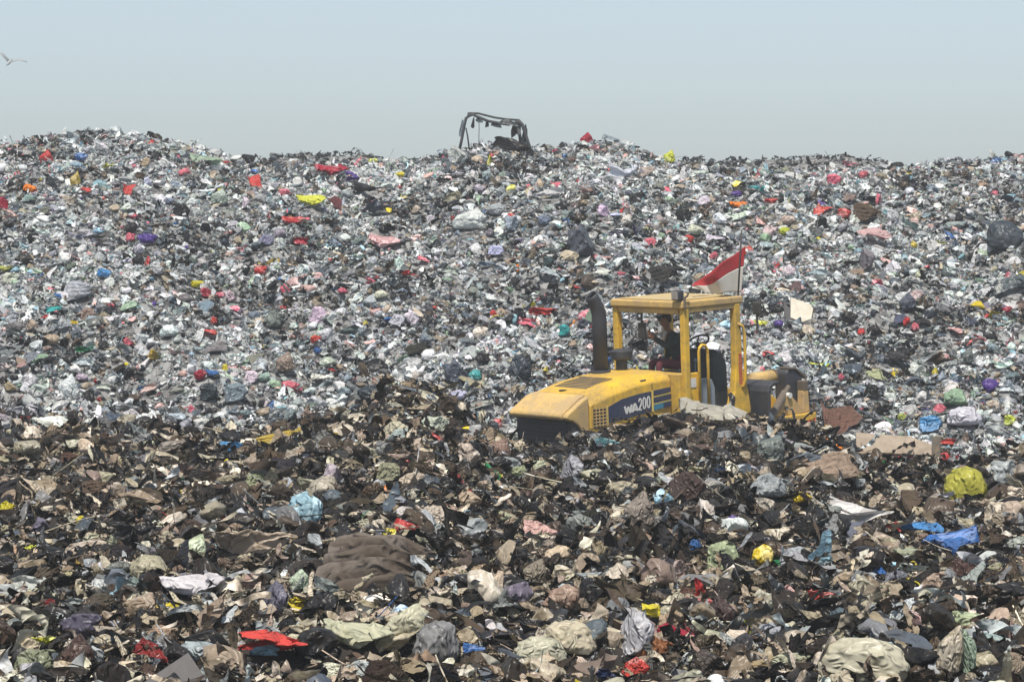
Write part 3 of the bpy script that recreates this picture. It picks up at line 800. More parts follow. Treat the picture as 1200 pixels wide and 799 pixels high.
# ------------------------------------------------------------------ flag on the canopy
fp = empty('flag', (0, 0, 0))
base = LM @ Vector((0.56, -0.80, 3.082))
fp.location = base
tag(fp, 'red and white flag on a thin pole above the loader canopy', 'flag')
ps = MB(); ps.tube([(0, 0, 0), (0.02, 0, 0.42), (0.05, 0.0, 1.0)], 0.013, 8); ps.build('pole', M['black'], fp, smooth=True)
yb = base.y
def fpt(px, py, dy): return at(px, py, yb + dy) - base
nu, nv = 26, 16
top = [(873.5, 288), (860, 299), (847, 307), (831, 320), (811, 334)]
bot = [(868.5, 342), (856, 343), (840, 343.5), (826, 342.5), (811, 337)]
def lerp_pts(P_, u):
    x = np.interp(u, np.linspace(0, 1, len(P_)), [p[0] for p in P_]); y = np.interp(u, np.linspace(0, 1, len(P_)), [p[1] for p in P_]); return x, y
for nm, v0, v1, mt in (('red_band', 0.0, 0.43, 'flag_red'), ('white_band', 0.43, 1.0, 'flag_white')):
    VV = []
    for j in range(nv):
        v = v0 + (v1 - v0) * j / (nv - 1)
        for i in range(nu):
            u = i / (nu - 1)
            a, b = lerp_pts(top, u), lerp_pts(bot, u)
            vv = v ** (1.0 - 0.5 * u + 0.12 * math.sin(u * 7))
            px, py = a[0] + (b[0] - a[0]) * vv, a[1] + (b[1] - a[1]) * vv
            dy = 0.14 * math.sin(u * 8.5 + 1.8 * v) * u ** 0.5 + 0.06 * math.sin(u * 17 + v * 5) * u - 0.30 * u
            VV.append(fpt(px, py + 1.0 * math.sin(u * 11 + v * 2) * (0.3 + 0.7 * v), dy))
    i = np.arange(nu * nv).reshape(nv, nu)
    Q = np.stack([i[:-1, :-1], i[:-1, 1:], i[1:, 1:], i[1:, :-1]], -1).reshape(-1, 4)
    me = mesh_np(nm, np.array([p[:] for p in VV]), Q); me.materials.append(M[mt])
    o = bpy.data.objects.new(nm, me); COL.objects.link(o); o.parent = fp
    so = o.modifiers.new('thick', 'SOLIDIFY'); so.thickness = 0.004

# ------------------------------------------------------------------ derelict canopy frame on the crest
CF = hit(556, 176, 60, 69); cy = 67.0
cf = empty('canopy_frame', at(580, 172, cy))
c0 = cf.location.copy()
tag(cf, 'bent dark canopy frame standing on the crest of the trash mound', 'frame')
def q(px, py, dy=0.0): return at(px, py, cy + dy) - c0
def rail(name, pts, r, mat='frame'):
    b_ = MB(); b_.tube(pts, r, 8); return b_.build(name, M[mat], cf, smooth=True)
rail('post', [q(537, 182), q(541, 164), q(544, 148), q(546, 139), q(550, 135.5)], 0.038)
rail('roof_rail', [q(548, 136.5), q(554, 134.5), q(562, 138), q(572, 142), q(582, 144), q(596, 146), q(608, 143)], [0.04, 0.035, 0.04, 0.035, 0.04, 0.04, 0.035])
rail('roof_rail', [q(549, 133, 0.9), q(560, 133, 0.9), q(580, 138, 0.9), q(594, 140, 0.9), q(608, 141, 0.9)], 0.028)
rail('post', [q(608, 142), q(612, 146), q(615, 155), q(619, 168), q(624, 182)], 0.045)
rail('post', [q(606, 141, 0.9), q(608, 150, 0.9), q(611, 176, 0.9)], 0.04)
rail('cross_rail', [q(549, 136.5), q(549, 133, 0.9)], 0.03)
rail('cross_rail', [q(608, 143), q(608, 141, 0.9)], 0.03)
rail('wire', [q(561, 138), q(561.5, 150), q(561, 172)], 0.009)
rail('brace', [q(546, 150), q(548, 160), q(550, 176)], 0.02)
# ------------------------------------------------------------------ single pieces of trash
def film_mesh(name, PT, mat):
    me = mesh_np(name, PT[0], PT[1]); me.materials.append(M[mat]); return me
BAGS = [film_mesh('bag_shape', make_bag(100 + i, 4, i % 3 == 0, 1.1 + 0.12 * (i % 5)), 'film') for i in range(14)]
SHEETS = [film_mesh('sheet_shape', make_sheet(200 + 3 * i, 40, 0.55 + 0.12 * (i % 5), 5 + i % 4, 0.42), 'film') for i in range(14)]
RAGS = [film_mesh('rag_shape', make_sheet(300 + 3 * i, 36, 0.5 + 0.1 * (i % 4), 7 + i % 3, 0.5) if i % 2 else make_pleats(300 + i, 36, 0.45), 'cloth') for i in range(12)]
STRIPS = [film_mesh('strip_shape', make_strip(400 + 3 * i, 30, 5, 0.12), 'cloth') for i in range(5)]
STICKS = [film_mesh('stick_shape', make_stick(450 + i), 'cloth') for i in range(4)]
BIGBAGS = [film_mesh('bag_shape', make_bag(500 + i, 5, False, 1.12, 0.42, 3, (0.75, 0.95)), 'film') for i in range(3)]
TARP = film_mesh('tarp_shape', make_pleats(600, 90, 0.5), 'cloth')

C = dict(white=(.63, .66, .675), offwhite=(.53, .545, .54), cream=(.55, .50, .40), beige=(.42, .36, .27), tan=(.30, .24, .17), brown=(.075, .053, .037), darkbrown=(.024, .018, .014),
         black=(.008, .008, .009), charcoal=(.021, .021, .023), grey=(.18, .19, .195), palegrey=(.36, .39, .405), slate=(.085, .105, .13), darkslate=(.04, .055, .07), bluegrey=(.20, .25, .30),
         red=(.45, .035, .035), crimson=(.36, .015, .04), brightred=(.55, .06, .05), darkred=(.20, .02, .02), pink=(.68, .16, .22), palepink=(.60, .38, .36), orange=(.85, .24, .02), yellow=(.66, .54, .03), limeyellow=(.60, .62, .06),
         mustard=(.42, .30, .05), blue=(.04, .14, .38), brightblue=(.06, .24, .50), paleblue=(.30, .50, .60), navy=(.02, .035, .11), teal=(.04, .36, .36), cyan=(.35, .62, .62), green=(.04, .30, .12), palegreen=(.30, .42, .30), darkgreen=(.02, .06, .045), purple=(.10, .05, .28), maroon=(.12, .035, .04), pinkbrown=(.27, .20, .165), redbrown=(.15, .075, .058), yellowdome=(.46, .42, .06), dustfilm=(.44, .40, .34), tarpbrown=(.105, .078, .066), orangebrown=(.30, .12, .05), greenyellow=(.42, .44, .12))

MESHES = {'plastic_bag': BAGS, 'plastic_sheet': SHEETS, 'rag': RAGS, 'cloth_strip': STRIPS, 'stick': STICKS, 'big_bag': BIGBAGS, 'tarp': [TARP]}
NAMES = {'big_bag': 'plastic_bag', 'tarp': 'tarpaulin'}
CATS = {'plastic_bag': 'plastic bag', 'plastic_sheet': 'plastic sheet', 'rag': 'rag', 'cloth_strip': 'strip', 'stick': 'stick', 'tarpaulin': 'tarpaulin'}
GROUPS = {'plastic_bag': 'plastic bags lying in the trash', 'plastic_sheet': 'plastic sheets lying in the trash', 'rag': 'rags lying in the trash', 'stick': 'sticks in the trash', 'cloth_strip': 'strips of cloth in the trash'}
USED = []                                     # photo place of each single piece: px, py, w
prng = np.random.default_rng(21)

def put(kind, px, py, w, h, col, label=None, mesh=None, spin=None, tilt=None, lift=0.0, dist=None, jit=0.12):
    name = NAMES.get(kind, kind)
    me = mesh or MESHES[kind][int(prng.integers(len(MESHES[kind])))]
    P = hit(px, min(py + 0.30 * h, 820)) if dist is None else at(px, py, dist)
    mpp = P.y / F
    W, H = w * mpp, h * mpp
    o = bpy.data.objects.new(name, me); COL.objects.link(o)
    asp = h / w
    if kind in ('plastic_bag', 'big_bag'):
        sx = W / 2; sy = min(W / 2, H * 0.75); sz = H / 1.08
        a = prng.uniform(-0.35, 0.35) if spin is None else spin
        Rm = Matrix.Rotation(a, 4, 'Z') @ Matrix.Rotation(prng.uniform(-.25, .25), 4, 'Y')
        zoff = 0.30 * sz
    elif kind in ('stick', 'cloth_strip'):
        ln = math.hypot(w, h) * mpp / 2
        sx = sy = sz = ln
        if kind == 'stick': sy = sz = ln * min(1.0, 0.045 / ln / 0.035 * 0.5)
        a = math.atan2(h, w) if tilt is None else tilt
        Rm = Matrix.Rotation(prng.uniform(-.3, .3) if spin is None else spin, 4, 'Z') @ Matrix.Rotation(a, 4, 'Y')
        zoff = 0.45 * H
    else:
        tl = math.asin(min(0.9, max(0.1, asp * 0.85))) if tilt is None else tilt
        sx = W / 2; sy = W / 2 * 0.85; sz = W / 2 * 0.9
        a = prng.uniform(-0.5, 0.5) if spin is None else spin
        Rm = Matrix.Rotation(prng.uniform(-.25, .25), 4, 'Z') @ Matrix.Rotation(tl, 4, 'X') @ Matrix.Rotation(a, 4, 'Z')
        zoff = 0.30 * H
    Mx = Rm @ Matrix.Diagonal((sx, sy, sz, 1))
    # keep scale and rotation apart: no shear
    o.rotation_euler = Rm.to_euler(); o.scale = (sx, sy, sz)
    o.location = P + Vector((0, 0, zoff + lift + (0.045 if P.y < 38 else 0.05)))
    c = np.array(C[col]) * (1 + jit * prng.uniform(-1, 1, 3) * np.array([1, 1, 1])) if jit else np.array(C[col])
    o.color = (*[float(min(0.9, x)) for x in c], 1)
    tag(o, label, CATS.get(name, name), GROUPS.get(name))
    USED.append((px, py, w, h, name, col, o, label))
    return o

# pieces one can pick out in the photo: place, size, kind, colour, label
B, S, G, K, T_ = 'plastic_bag', 'plastic_sheet', 'rag', 'stick', 'cloth_strip'
MARKS = [
 # --- upper slope
 (95,187,16,12,B,'blue','small bright blue bag near the top of the left slope'), (55,190,16,11,B,'red','small red bag left of the bright blue bag, high on the left slope'),
 (128,197,16,14,S,'greenyellow','greenish yellow scrap right of the bright blue bag'), (35,223,17,12,B,'orange','orange bag at the left edge of the upper slope'),
 (90,217,13,13,B,'mustard','mustard scrap between the orange bag and the left crest'), (100,225,14,9,S,'brightred','orange red scrap under the mustard scrap'),
 (152,223,24,11,S,'brightred','pink red sheet below the left crest'), (4,242,12,14,B,'crimson','crimson bag cut by the left frame edge'),
 (12,255,24,12,S,'palepink','pale pink sheet at the left frame edge'), (240,190,32,18,S,'palegreen','grey green sheet below the end of the left crest'),
 (262,194,14,9,B,'red','small red bag beside the grey green sheet'), (300,214,34,16,S,'brightred','bright red torn sheet left of the crimson sheet'),
 (390,201,34,12,S,'crimson','crimson sheet below the middle crest'), (411,210,28,12,S,'purple','violet blue sheet under the crimson sheet'),
 (333,228,14,12,B,'pink','faded pink bag under the bright red torn sheet'), (366,237,28,18,S,'limeyellow','lime yellow crumpled sheet in the middle of the upper slope'),
 (430,222,36,22,S,'charcoal','dark grey green sheet below the violet blue sheet'), (395,240,26,14,G,'maroon','maroon rag right of the lime yellow crumpled sheet'),
 (447,246,40,20,S,'slate','slate grey sheet below the dark grey green sheet'), (437,191,12,8,B,'limeyellow','tiny lime bag near the middle crest'),
 (468,207,13,8,B,'yellow','tiny yellow bag left of the canopy frame slope'), (530,233,20,22,S,'beige','beige cone of folded card below the canopy frame'),
 (550,262,40,22,B,'white','large white bag in the middle of the far slope'), (580,248,24,17,B,'palegrey','pale grey puffed bag above right of the large white bag'),
 (573,192,9,12,B,'limeyellow','small lime bag right under the canopy frame'), (598,224,14,10,B,'limeyellow','lime bag below the canopy frame, left of the pink scrap'),
 (536,186,26,18,B,'offwhite','pale puffed bag under the left foot of the canopy frame'), (688,160,15,9,B,'crimson','red bag on the crest right of the canopy frame'),
 (702,178,22,13,S,'palepink','pink sheet on the crest below the red crest bag'), (716,162,18,11,S,'bluegrey','grey standing sheet on the crest'),
 (727,202,38,16,S,'white','white flat panel below the crest right of the canopy frame'), (652,219,24,9,S,'pink','pink scrap below the crest'),
 (643,229,26,14,S,'offwhite','white film hanging below the pink scrap'), (785,189,14,10,B,'limeyellow','lime yellow bag at the right shoulder of the crest'),
 (862,230,14,10,B,'purple','violet bag on the upper right slope'), (889,222,20,11,S,'teal','teal sheet right of the violet bag'), (866,242,18,8,S,'orange','thin orange scrap under the violet bag'),
 (893,262,16,20,S,'palepink','pale pink film under the teal sheet'),
 (998,194,18,8,S,'pink','topmost rose red sheet on the right slope'), (954,207,16,9,S,'pink','rose sheet left of the big rose bag on the right slope'), (977,215,20,13,B,'pink','big rose bag on the right slope'),
 (1012,207,12,10,B,'pink','rose bag right of the big rose bag'), (904,237,16,14,S,'brightred','faded red sheet above the lime bag on the right slope'), (964,248,26,9,S,'brightred','red sheet in the middle of the right slope'),
 (989,254,18,10,B,'brightred','red bag touching the red sheet on the right slope'), (1029,238,8,13,B,'pink','narrow rose bag standing on the right slope'), (919,274,14,11,B,'limeyellow','lime bag on the right slope above the pale upright board'),
 (1016,252,30,26,G,'brown','brown cloth hanging on the right slope'), (1024,276,34,26,S,'palepink','white and pink crumpled sheet under the brown cloth'), (1112,281,24,10,S,'blue','blue sheet on the right slope near the dark sack'),
 (1071,290,9,11,B,'yellow','yellow scrap left of the blue sheet on the right slope'), (1100,286,16,6,S,'greenyellow','olive yellow strip of film under the blue sheet'), (1045,321,24,15,B,'white','white bag on the right slope below the yellow scrap'),
 (1178,282,44,32,'big_bag','darkslate','big dark slate sack near the right frame edge'), (1182,338,36,28,S,'slate','slate sheet peaked like a tent near the right frame edge'), (1118,267,26,13,B,'palegrey','pale grey bag above the blue sheet of the right slope'),
 # --- middle slope
 (48,274,24,10,S,'white','white curved panel on the left slope'), (153,282,13,10,B,'pink','rose bag beside the purple bag'), (173,283,26,15,B,'purple','purple bag on the left slope'),
 (345,261,26,11,S,'red','faded red sheet above the dark red scrap'), (351,285,20,12,S,'crimson','dark red scrap left of the middle of the slope'), (322,313,38,9,T_,'mustard','yellow strips above the round red bag'),
 (306,320,18,14,B,'brightred','round red bag under the yellow strips'), (335,344,15,11,B,'pink','pink ball shaped bag beside the leaning grey stick'), (327,340,36,52,K,'grey','grey stick leaning beside the round red bag'),
 (231,336,18,11,B,'yellow','yellow bag on the left slope above the dark red bag'), (241,347,13,10,B,'crimson','dark red bag under the yellow bag of the left slope'), (122,323,18,14,B,'brightblue','pale blue bag on the left slope'),
 (68,350,8,18,S,'blue','upright blue sheet left of the tangled white strips'), (5,317,16,8,S,'greenyellow','yellow green film at the left frame edge'), (92,345,30,26,G,'palegrey','tangled pale strips right of the upright blue sheet'),
 (62,366,18,9,S,'teal','teal and blue scrap below the upright blue sheet'), (103,372,19,14,B,'pinkbrown','dusty pink bag below the tangled pale strips'), (87,382,8,18,S,'yellow','yellow strip of film left of the dusty pink bag'),
 (178,420,20,12,B,'mustard','yellow bag with dusty skin above the left foot of the slope'), (150,405,14,8,B,'pink','rose bag left of the dusty yellow bag'), (251,380,9,9,B,'brightred','tiny bright red bag on the left slope'), (244,392,20,9,S,'brightred','orange red sheet under the tiny bright red bag'),
 (235,443,16,15,B,'crimson','dark rose bag left of the blue strip at the slope foot'), (248,440,16,8,S,'blue','blue strip beside the dark rose bag'), (263,436,9,11,B,'yellow','yellow scrap right of the blue strip'),
 (276,464,28,20,B,'bluegrey','grey lilac bag at the foot of the left slope'), (244,464,24,18,B,'darkslate','dark navy bag left of the grey lilac bag'), (225,484,10,9,B,'pink','tiny rose bag at the foot of the left slope'), (28,495,16,10,S,'darkred','dark red scrap at the left foot of the slope'),
 (100,411,22,10,S,'green','dull green net on the left slope'), (370,401,13,13,B,'brightred','bright red bag in the middle of the lower slope'), (372,415,10,9,B,'blue','blue scrap under the bright red bag of the lower slope'),
 (340,455,22,13,B,'pink','rose red bag at the lower left slope'), (402,344,13,8,B,'pink','pink bag beside the white disc'), (415,342,10,9,B,'white','white disc shaped bag right of the pink bag'),
 (497,308,13,9,S,'pink','pink scrap on the middle slope'), (480,325,18,10,S,'brightred','pale red sheet below left of the pink scrap on the middle slope'), (434,333,18,9,S,'pink','rose film above the white disc'), (450,285,36,14,S,'palepink','long dusty pink sheet on the middle slope'),
 (509,364,12,7,S,'brightred','small red scrap above the hood nose, left'), (578,371,10,10,B,'brightred','red scrap left of the exhaust stack'), (535,442,38,22,B,'slate','grey blue sack left of the hood nose'), (557,444,18,16,B,'teal','dusty teal bag beside the grey blue sack'),
 (611,436,32,28,B,'darkslate','dark slate bag rising behind the hood nose'), (680,290,38,30,B,'slate','large slate bag on the middle slope'), (715,285,11,10,B,'white','round white bag right of the large slate bag'),
 (761,288,17,10,B,'pink','rose red bag above the loader canopy'), (806,285,16,8,B,'brightred','bright red bag left above the flag'), (836,303,12,9,B,'pink','pink bag just left of the flag'), (777,326,44,20,G,'charcoal','dark cloth behind the loader canopy'), (878,297,14,14,B,'brightred','bright red bag behind the flag pole'),
 (636,366,30,18,S,'brightred','torn red film left of the exhaust stack'), (617,380,22,8,S,'pink','pale rose film below the torn red film'), (661,392,15,12,B,'teal','sea green bag left of the exhaust stack'), (693,376,15,12,B,'palegreen','pale green bag touching the exhaust stack'), (696,364,10,10,B,'pink','rose bag just left of the exhaust mouth'),
 (762,361,10,10,B,'limeyellow','lime bag seen through the open cab'), (890,382,18,9,S,'limeyellow','lime sheet right of the cab'), (961,431,20,11,S,'limeyellow','pale lime sheet above the bucket end'),
 (1000,416,30,16,S,'darkslate','dark slate flat sheet on the lower right slope'), (1050,422,28,24,S,'charcoal','dark grey panel on the lower right slope'), (1107,426,38,24,S,'brown','grey brown flat sheet on the lower right slope'), (1073,387,11,9,B,'pink','rose bag above the dark grey panel'),
 (1082,380,16,14,S,'charcoal','black open bag right of the rose bag on the right slope'), (1148,401,16,11,S,'crimson','crimson sheet on the lower right slope'), (1120,390,18,10,S,'palepink','rosy film left above the crimson sheet'), (1180,366,13,10,B,'crimson','crimson bag near the right frame edge'),
 (1075,438,22,13,B,'white','white bag under the grey brown flat sheet'), (1095,443,8,9,B,'yellow','tiny yellow bag beside the white bag of the lower right slope'), (986,445,8,10,B,'pink','tiny rose bag right of the bucket end'), (1130,493,44,22,'big_bag','white','big white bag at the foot of the right slope'),
 (1090,501,28,17,B,'brightblue','sky blue bag at the foot of the right slope'), (1101,483,14,8,B,'pink','rose bag above the sky blue bag'), (1111,521,17,7,S,'brightred','red scrap in front of the sky blue bag'), (1057,493,12,14,B,'greenyellow','olive lime bag left of the sky blue bag'),
 (1183,497,16,11,B,'limeyellow','pale lime bag right of the big white bag'), (1120,470,30,24,B,'palegreen','grey green bag above the big white bag'),
 # --- ridge beside the loader
 (984,496,54,32,G,'redbrown','red brown crumpled cloth on the ridge right of the loader'), (1016,492,24,14,S,'slate','slate grey flap behind the red brown cloth'), (1057,535,26,18,G,'crimson','dark red cloth below the tan board'),
 (836,497,76,24,S,'dustfilm','pale film sheet on the ridge under the cab'), (868,500,34,18,S,'beige','dusty beige film right end of the ridge under the cab'), (325,521,50,17,S,'mustard','golden yellow film on the ridge, left'), (410,519,40,7,T_,'mustard','thin yellow strip on the ridge right of the golden yellow film'),
 (425,511,14,10,B,'palepink','small pink and white bag behind the thin yellow strip'), (474,471,26,14,S,'mustard','yellow leaves of film on the mound left of the hood'), (270,528,32,11,B,'brightblue','blue bag on the ridge left of the golden film'), (30,530,38,22,B,'beige','beige sack on the ridge at the left edge'),
 (516,531,34,24,T_,'palegrey','pale roll of film slanting on the ridge below the hood'), (438,464,40,22,B,'darkslate','dark heap of film on the mound left of the hood'), (720,522,36,16,S,'cyan','pale cyan film on the ridge in front of the hood'), (665,506,9,7,B,'limeyellow','tiny lime scrap in front of the grille'),
 # --- foreground
 (358,604,42,34,'big_bag','paleblue','pale blue ball shaped bag in the foreground'), (195,564,24,10,S,'red','small red cloth on the left foreground'), (210,594,28,11,S,'green','green film left of the pale blue ball'), (8,602,20,16,B,'yellow','yellow bag at the left frame edge of the foreground'),
 (97,618,17,10,B,'yellow','yellow scrap on the left foreground'), (40,648,24,12,B,'limeyellow','lime yellow scrap near the left edge of the foreground'), (92,668,18,14,S,'mustard','mustard film below the yellow scrap on the left'), (62,715,16,12,S,'darkred','dark red scrap on the lower left'), (48,757,28,12,S,'limeyellow','lime wrapper at the lower left'),
 (310,636,96,50,S,'beige','wide beige translucent film left of the brown tarpaulin'), (160,588,50,30,S,'tan','tan crumpled film on the left foreground'), (436,668,158,96,'tarp','tarpbrown','big brown tarpaulin lying in folds in the foreground'),
 (228,690,62,24,S,'white','white film sheet on the left foreground'), (118,692,26,18,B,'white','white bag left of the white film sheet'), (250,720,60,40,S,'tan','translucent tan film below the white film sheet'), (376,716,46,36,B,'charcoal','black shiny bag below the brown tarpaulin'),
 (312,761,84,20,G,'brightred','bright red torn cloth at the lower left'), (310,772,36,13,B,'paleblue','light blue bag under the bright red torn cloth'), (180,771,36,30,S,'darkred','dull red panel behind the dark grey board'), (345,758,40,18,B,'cream','cream bag right of the bright red torn cloth'),
 (513,762,58,48,'big_bag','grey','grey domed bag at the bottom middle'), (557,768,26,16,S,'blue','blue scrap right of the grey domed bag'), (582,748,62,18,S,'white','white film above the blue scrap'), (478,738,56,34,B,'cream','cream bag left above the grey domed bag'),
 (633,774,62,30,'big_bag','cream','cream bag at the bottom, right of the blue scrap'), (668,755,66,36,'big_bag','cream','big cream bag above the brown red bag'), (735,657,28,14,B,'orange','bright orange scrap in the middle foreground'), (722,704,72,46,G,'brown','brown garment with folded legs in the foreground'),
 (692,680,34,18,S,'palegrey','pale triangular film above the brown garment'), (733,580,48,26,B,'beige','beige bag in the middle foreground'), (632,625,34,34,S,'palepink','pale pink folded sheet in the middle foreground'), (507,607,32,38,S,'cream','cream cone of film above the brown tarpaulin'), (790,548,34,30,B,'beige','beige bag below the pale film of the ridge'),
 (864,618,32,20,B,'purple','purple bag in the right foreground'), (891,660,34,32,B,'yellow','yellow lumpy bag below the purple bag'), (928,658,46,26,S,'palegrey','pale grey film right of the yellow lumpy bag'), (1131,578,52,36,'big_bag','yellowdome','big round yellow bag on the right'),
 (940,588,24,15,B,'yellow','small yellow bag left of the silvery film'), (1008,604,86,40,S,'offwhite','long silvery film sheet on the right foreground'), (1044,625,28,13,B,'brightred','bright red bag left of the blue cloth'), (1080,622,44,30,G,'brightblue','blue crumpled cloth on the right'), (1118,636,58,18,G,'blue','long end of blue cloth trailing right'),
 (972,555,60,28,G,'pinkbrown','dusty pink rag on the right of the ridge'), (904,577,54,26,B,'palegrey','pale grey bag left of the dusty pink rag'), (1012,668,32,30,B,'cream','cream bag in the right foreground under the silvery film'), (965,704,34,11,S,'brightred','coral red flat scrap on the lower right'), (930,702,44,22,S,'palepink','pink white film left of the coral red scrap'),
 (886,740,34,34,S,'limeyellow','yellow green film on the lower right'), (1012,785,112,42,'big_bag','cream','huge cream bag at the bottom right'), (1134,776,24,40,B,'palegreen','pale green bottle shaped bag at the lower right'), (1112,778,32,38,B,'beige','peach beige bag beside the pale green one'),
 (745,792,30,18,B,'brightred','red bag cut by the bottom edge'), (765,768,50,26,B,'orangebrown','rust brown bag at the bottom'), (795,750,40,12,S,'crimson','crimson flap above the rust brown bag'), (705,794,40,14,S,'navy','navy blue film at the bottom edge'), (1030,760,48,26,S,'paleblue','pale blue film above the huge cream bag'),
 (815,646,18,12,B,'blue','blue scrap left of the yellow lumpy bag'), (806,747,20,14,S,'darkred','wine red scrap right of the crimson flap'), (745,755,50,40,B,'offwhite','white knotted bag left of the rust brown bag'), (1170,612,60,30,B,'cream','cream bag at the right frame edge'), (1180,560,40,26,B,'palegrey','dull grey bag right of the big round yellow bag'),
 (1010,762,44,20,S,'darkgreen','dark green film left of the pale blue film'), (1000,735,30,22,S,'orangebrown','rusty orange film above the huge cream bag'), (30,690,50,30,S,'offwhite','dirty white sheet at the left frame edge'), (100,648,54,22,B,'beige','long beige bag on the left foreground'), (960,722,54,20,S,'black','black shiny film under the coral red scrap'), (60,580,70,16,G,'tan','long tan rag near the left edge'),
 (1078,730,30,24,S,'palepink','peach sheet on the lower right'), (1060,560,40,28,S,'charcoal','dark flap below the dark red cloth'), (150,625,50,20,S,'charcoal','black film on the left foreground'), (420,750,70,26,S,'cream','creased cream film left of the grey domed bag'), (285,700,34,40,S,'cream','cream standing film right of the translucent tan film'),
]
for mk in MARKS:
    px, py, wd, hg, kd, cl, lb = mk
    far = py < 490
    if kd == 'plastic_sheet' or kd == 'rag':
        wd *= 1.2 if far else 1.22; hg *= 1.12 if far else 1.1
    put(kd, px, py, wd, hg, cl, lb, jit=0.06, spin=(0.0 if kd in ('tarp',) else None), dist=(35.6 if 'under the cab' in lb else None))
N_MARKS = len(USED)

# boards and panels, each with its own thickness
def board(name, px, py, pts, th, mat, label, cat, yaw=0, tilt=0, roll=0, dist=None, lift=0):
    P = hit(px, py) if dist is None else at(px, py, dist)
    b_ = MB(); b_.prism(pts, -th / 2, th / 2)
    o = b_.build(name, M[mat], None, bevel=0.006)
    o.location = P + Vector((0, 0, lift)); o.rotation_euler = (Matrix.Rotation(yaw, 3, 'Z') @ Matrix.Rotation(tilt, 3, 'X') @ Matrix.Rotation(roll, 3, 'Y')).to_euler()
    tag(o, label, cat); USED.append((px, py, 40, 30, name, 'board', o, label)); return o
b1 = board('foam_board', 938, 376, [(-0.20, 0.02), (0.19, -0.08), (0.22, 0.30), (0.16, 0.38), (-0.24, 0.46)], 0.05, 'board_cream', 'pale cream board standing upright right of the loader cab', 'board', R(8), R(-28), R(12))
b2 = board('foam_board', 934, 380, [(-0.24, 0.0), (0.17, -0.06), (0.19, 0.05), (-0.30, 0.42)], 0.04, 'board_dark', 'grey panel slipped behind the pale cream board', 'board', R(14), R(-24), R(14), lift=-0.03)
b2.location.y += 0.10
b3 = board('board', 205, 815, [(-0.42, -0.1), (0.42, -0.1), (0.02, 0.34)], 0.03, 'board_dark', 'dark grey pointed board at the bottom edge on the left', 'board', R(-8), R(-38), R(4))
b4 = empty('crate_panel', at(1057, 524, 36.1), (0, 0, R(-6)))
tag(b4, 'long tan board with an upturned end on the ridge, above the dark red cloth', 'board')
b_ = MB(); b_.prism([(-0.62, -0.12), (0.40, -0.16), (0.40, 0.05), (0.10, 0.20), (-0.40, 0.24), (-0.62, 0.27)], -0.02, 0.02, M=Matrix.Rotation(R(-50), 4, 'X')); b_.build('board', M['board_tan'], b4, bevel=0.006)
b_ = MB(); b_.box(0.405, 0.52, -0.05, 0.0, -0.14, 0.16); b_.build('upturned_end', M['wood'], b4, bevel=0.006)

# tatters hanging from the canopy frame
def hang(px, py, w, h, col, label, seed, dy=0.0):
    P, Q = make_pleats(seed, 26, 0.25)
    P = np.stack([P[:, 1], P[:, 2] * 0.5, P[:, 0]], -1)
    me = mesh_np('rag', P, Q); me.materials.append(M['cloth'])
    o = bpy.data.objects.new('rag', me); COL.objects.link(o)
    mpp = cy / F
    o.location = at(px, py, cy + dy); o.scale = (w * mpp / 2, w * mpp / 2, h * mpp / 2)
    o.rotation_euler = (0, R(8), R(20 * math.sin(seed)))
    o.color = (*C[col], 1)
    tag(o, label, 'rag', 'tatters hanging from the canopy frame')
hang(541.5, 150, 8, 21, 'bluegrey', 'grey tatter hanging at the left post of the canopy frame', 11)
hang(554.5, 144, 5, 13, 'charcoal', 'left one of two short dark tatters under the canopy rail', 12)
hang(571, 146, 6, 8, 'charcoal', 'right one of two short dark tatters under the canopy rail', 13)
hang(602.5, 153, 8, 18, 'black', 'black cloth hanging inside the right post of the canopy frame', 14)
hang(614, 158, 10, 26, 'darkslate', 'long dark cloth wound round the right post of the canopy frame', 15, 0.05)
hang(596, 143, 24, 7, 'grey', 'grey cloth bundled over the right end of the canopy rail', 16, -0.05)
hang(562, 141, 12, 6, 'slate', 'slate cloth knotted on the left part of the canopy rail', 17, -0.03)
hang(582, 146, 14, 7, 'darkslate', 'dark cloth sagging from the middle of the canopy rail', 18, -0.03)
hang(608, 150, 6, 22, 'grey', 'thin grey tatter at the right post of the canopy frame', 19, 0.03)
put('plastic_bag', 598, 177, 50, 13, 'black', 'black heap of film under the canopy frame', dist=67.1, mesh=BAGS[3])

# a bird, far off on the left
bd = MB()
bd.tube([(-0.22, 0, 0), (-0.12, 0, 0.02), (0.05, 0, 0.03), (0.14, 0, 0.05), (0.2, 0, 0.045)], [0.01, 0.04, 0.05, 0.03, 0.008], 8)
for s in (-1, 1):
    bd.loft([[(0.08, s * 0.03, 0.05), (-0.06, s * 0.03, 0.05), (-0.06, s * 0.03, 0.035), (0.08, s * 0.03, 0.035)],
             [(0.10, s * 0.28, 0.20), (-0.02, s * 0.28, 0.20), (-0.02, s * 0.28, 0.19), (0.10, s * 0.28, 0.19)],
             [(0.02, s * 0.55, 0.22), (-0.02, s * 0.55, 0.22), (-0.02, s * 0.55, 0.215), (0.02, s * 0.55, 0.215)]])
bo = bd.build('bird', M['bird'], None, smooth=True)
bo.location = at(11, 74, 80); bo.rotation_euler = (R(20), R(-25), R(75))
tag(bo, 'small grey bird in the sky at the left edge', 'bird')

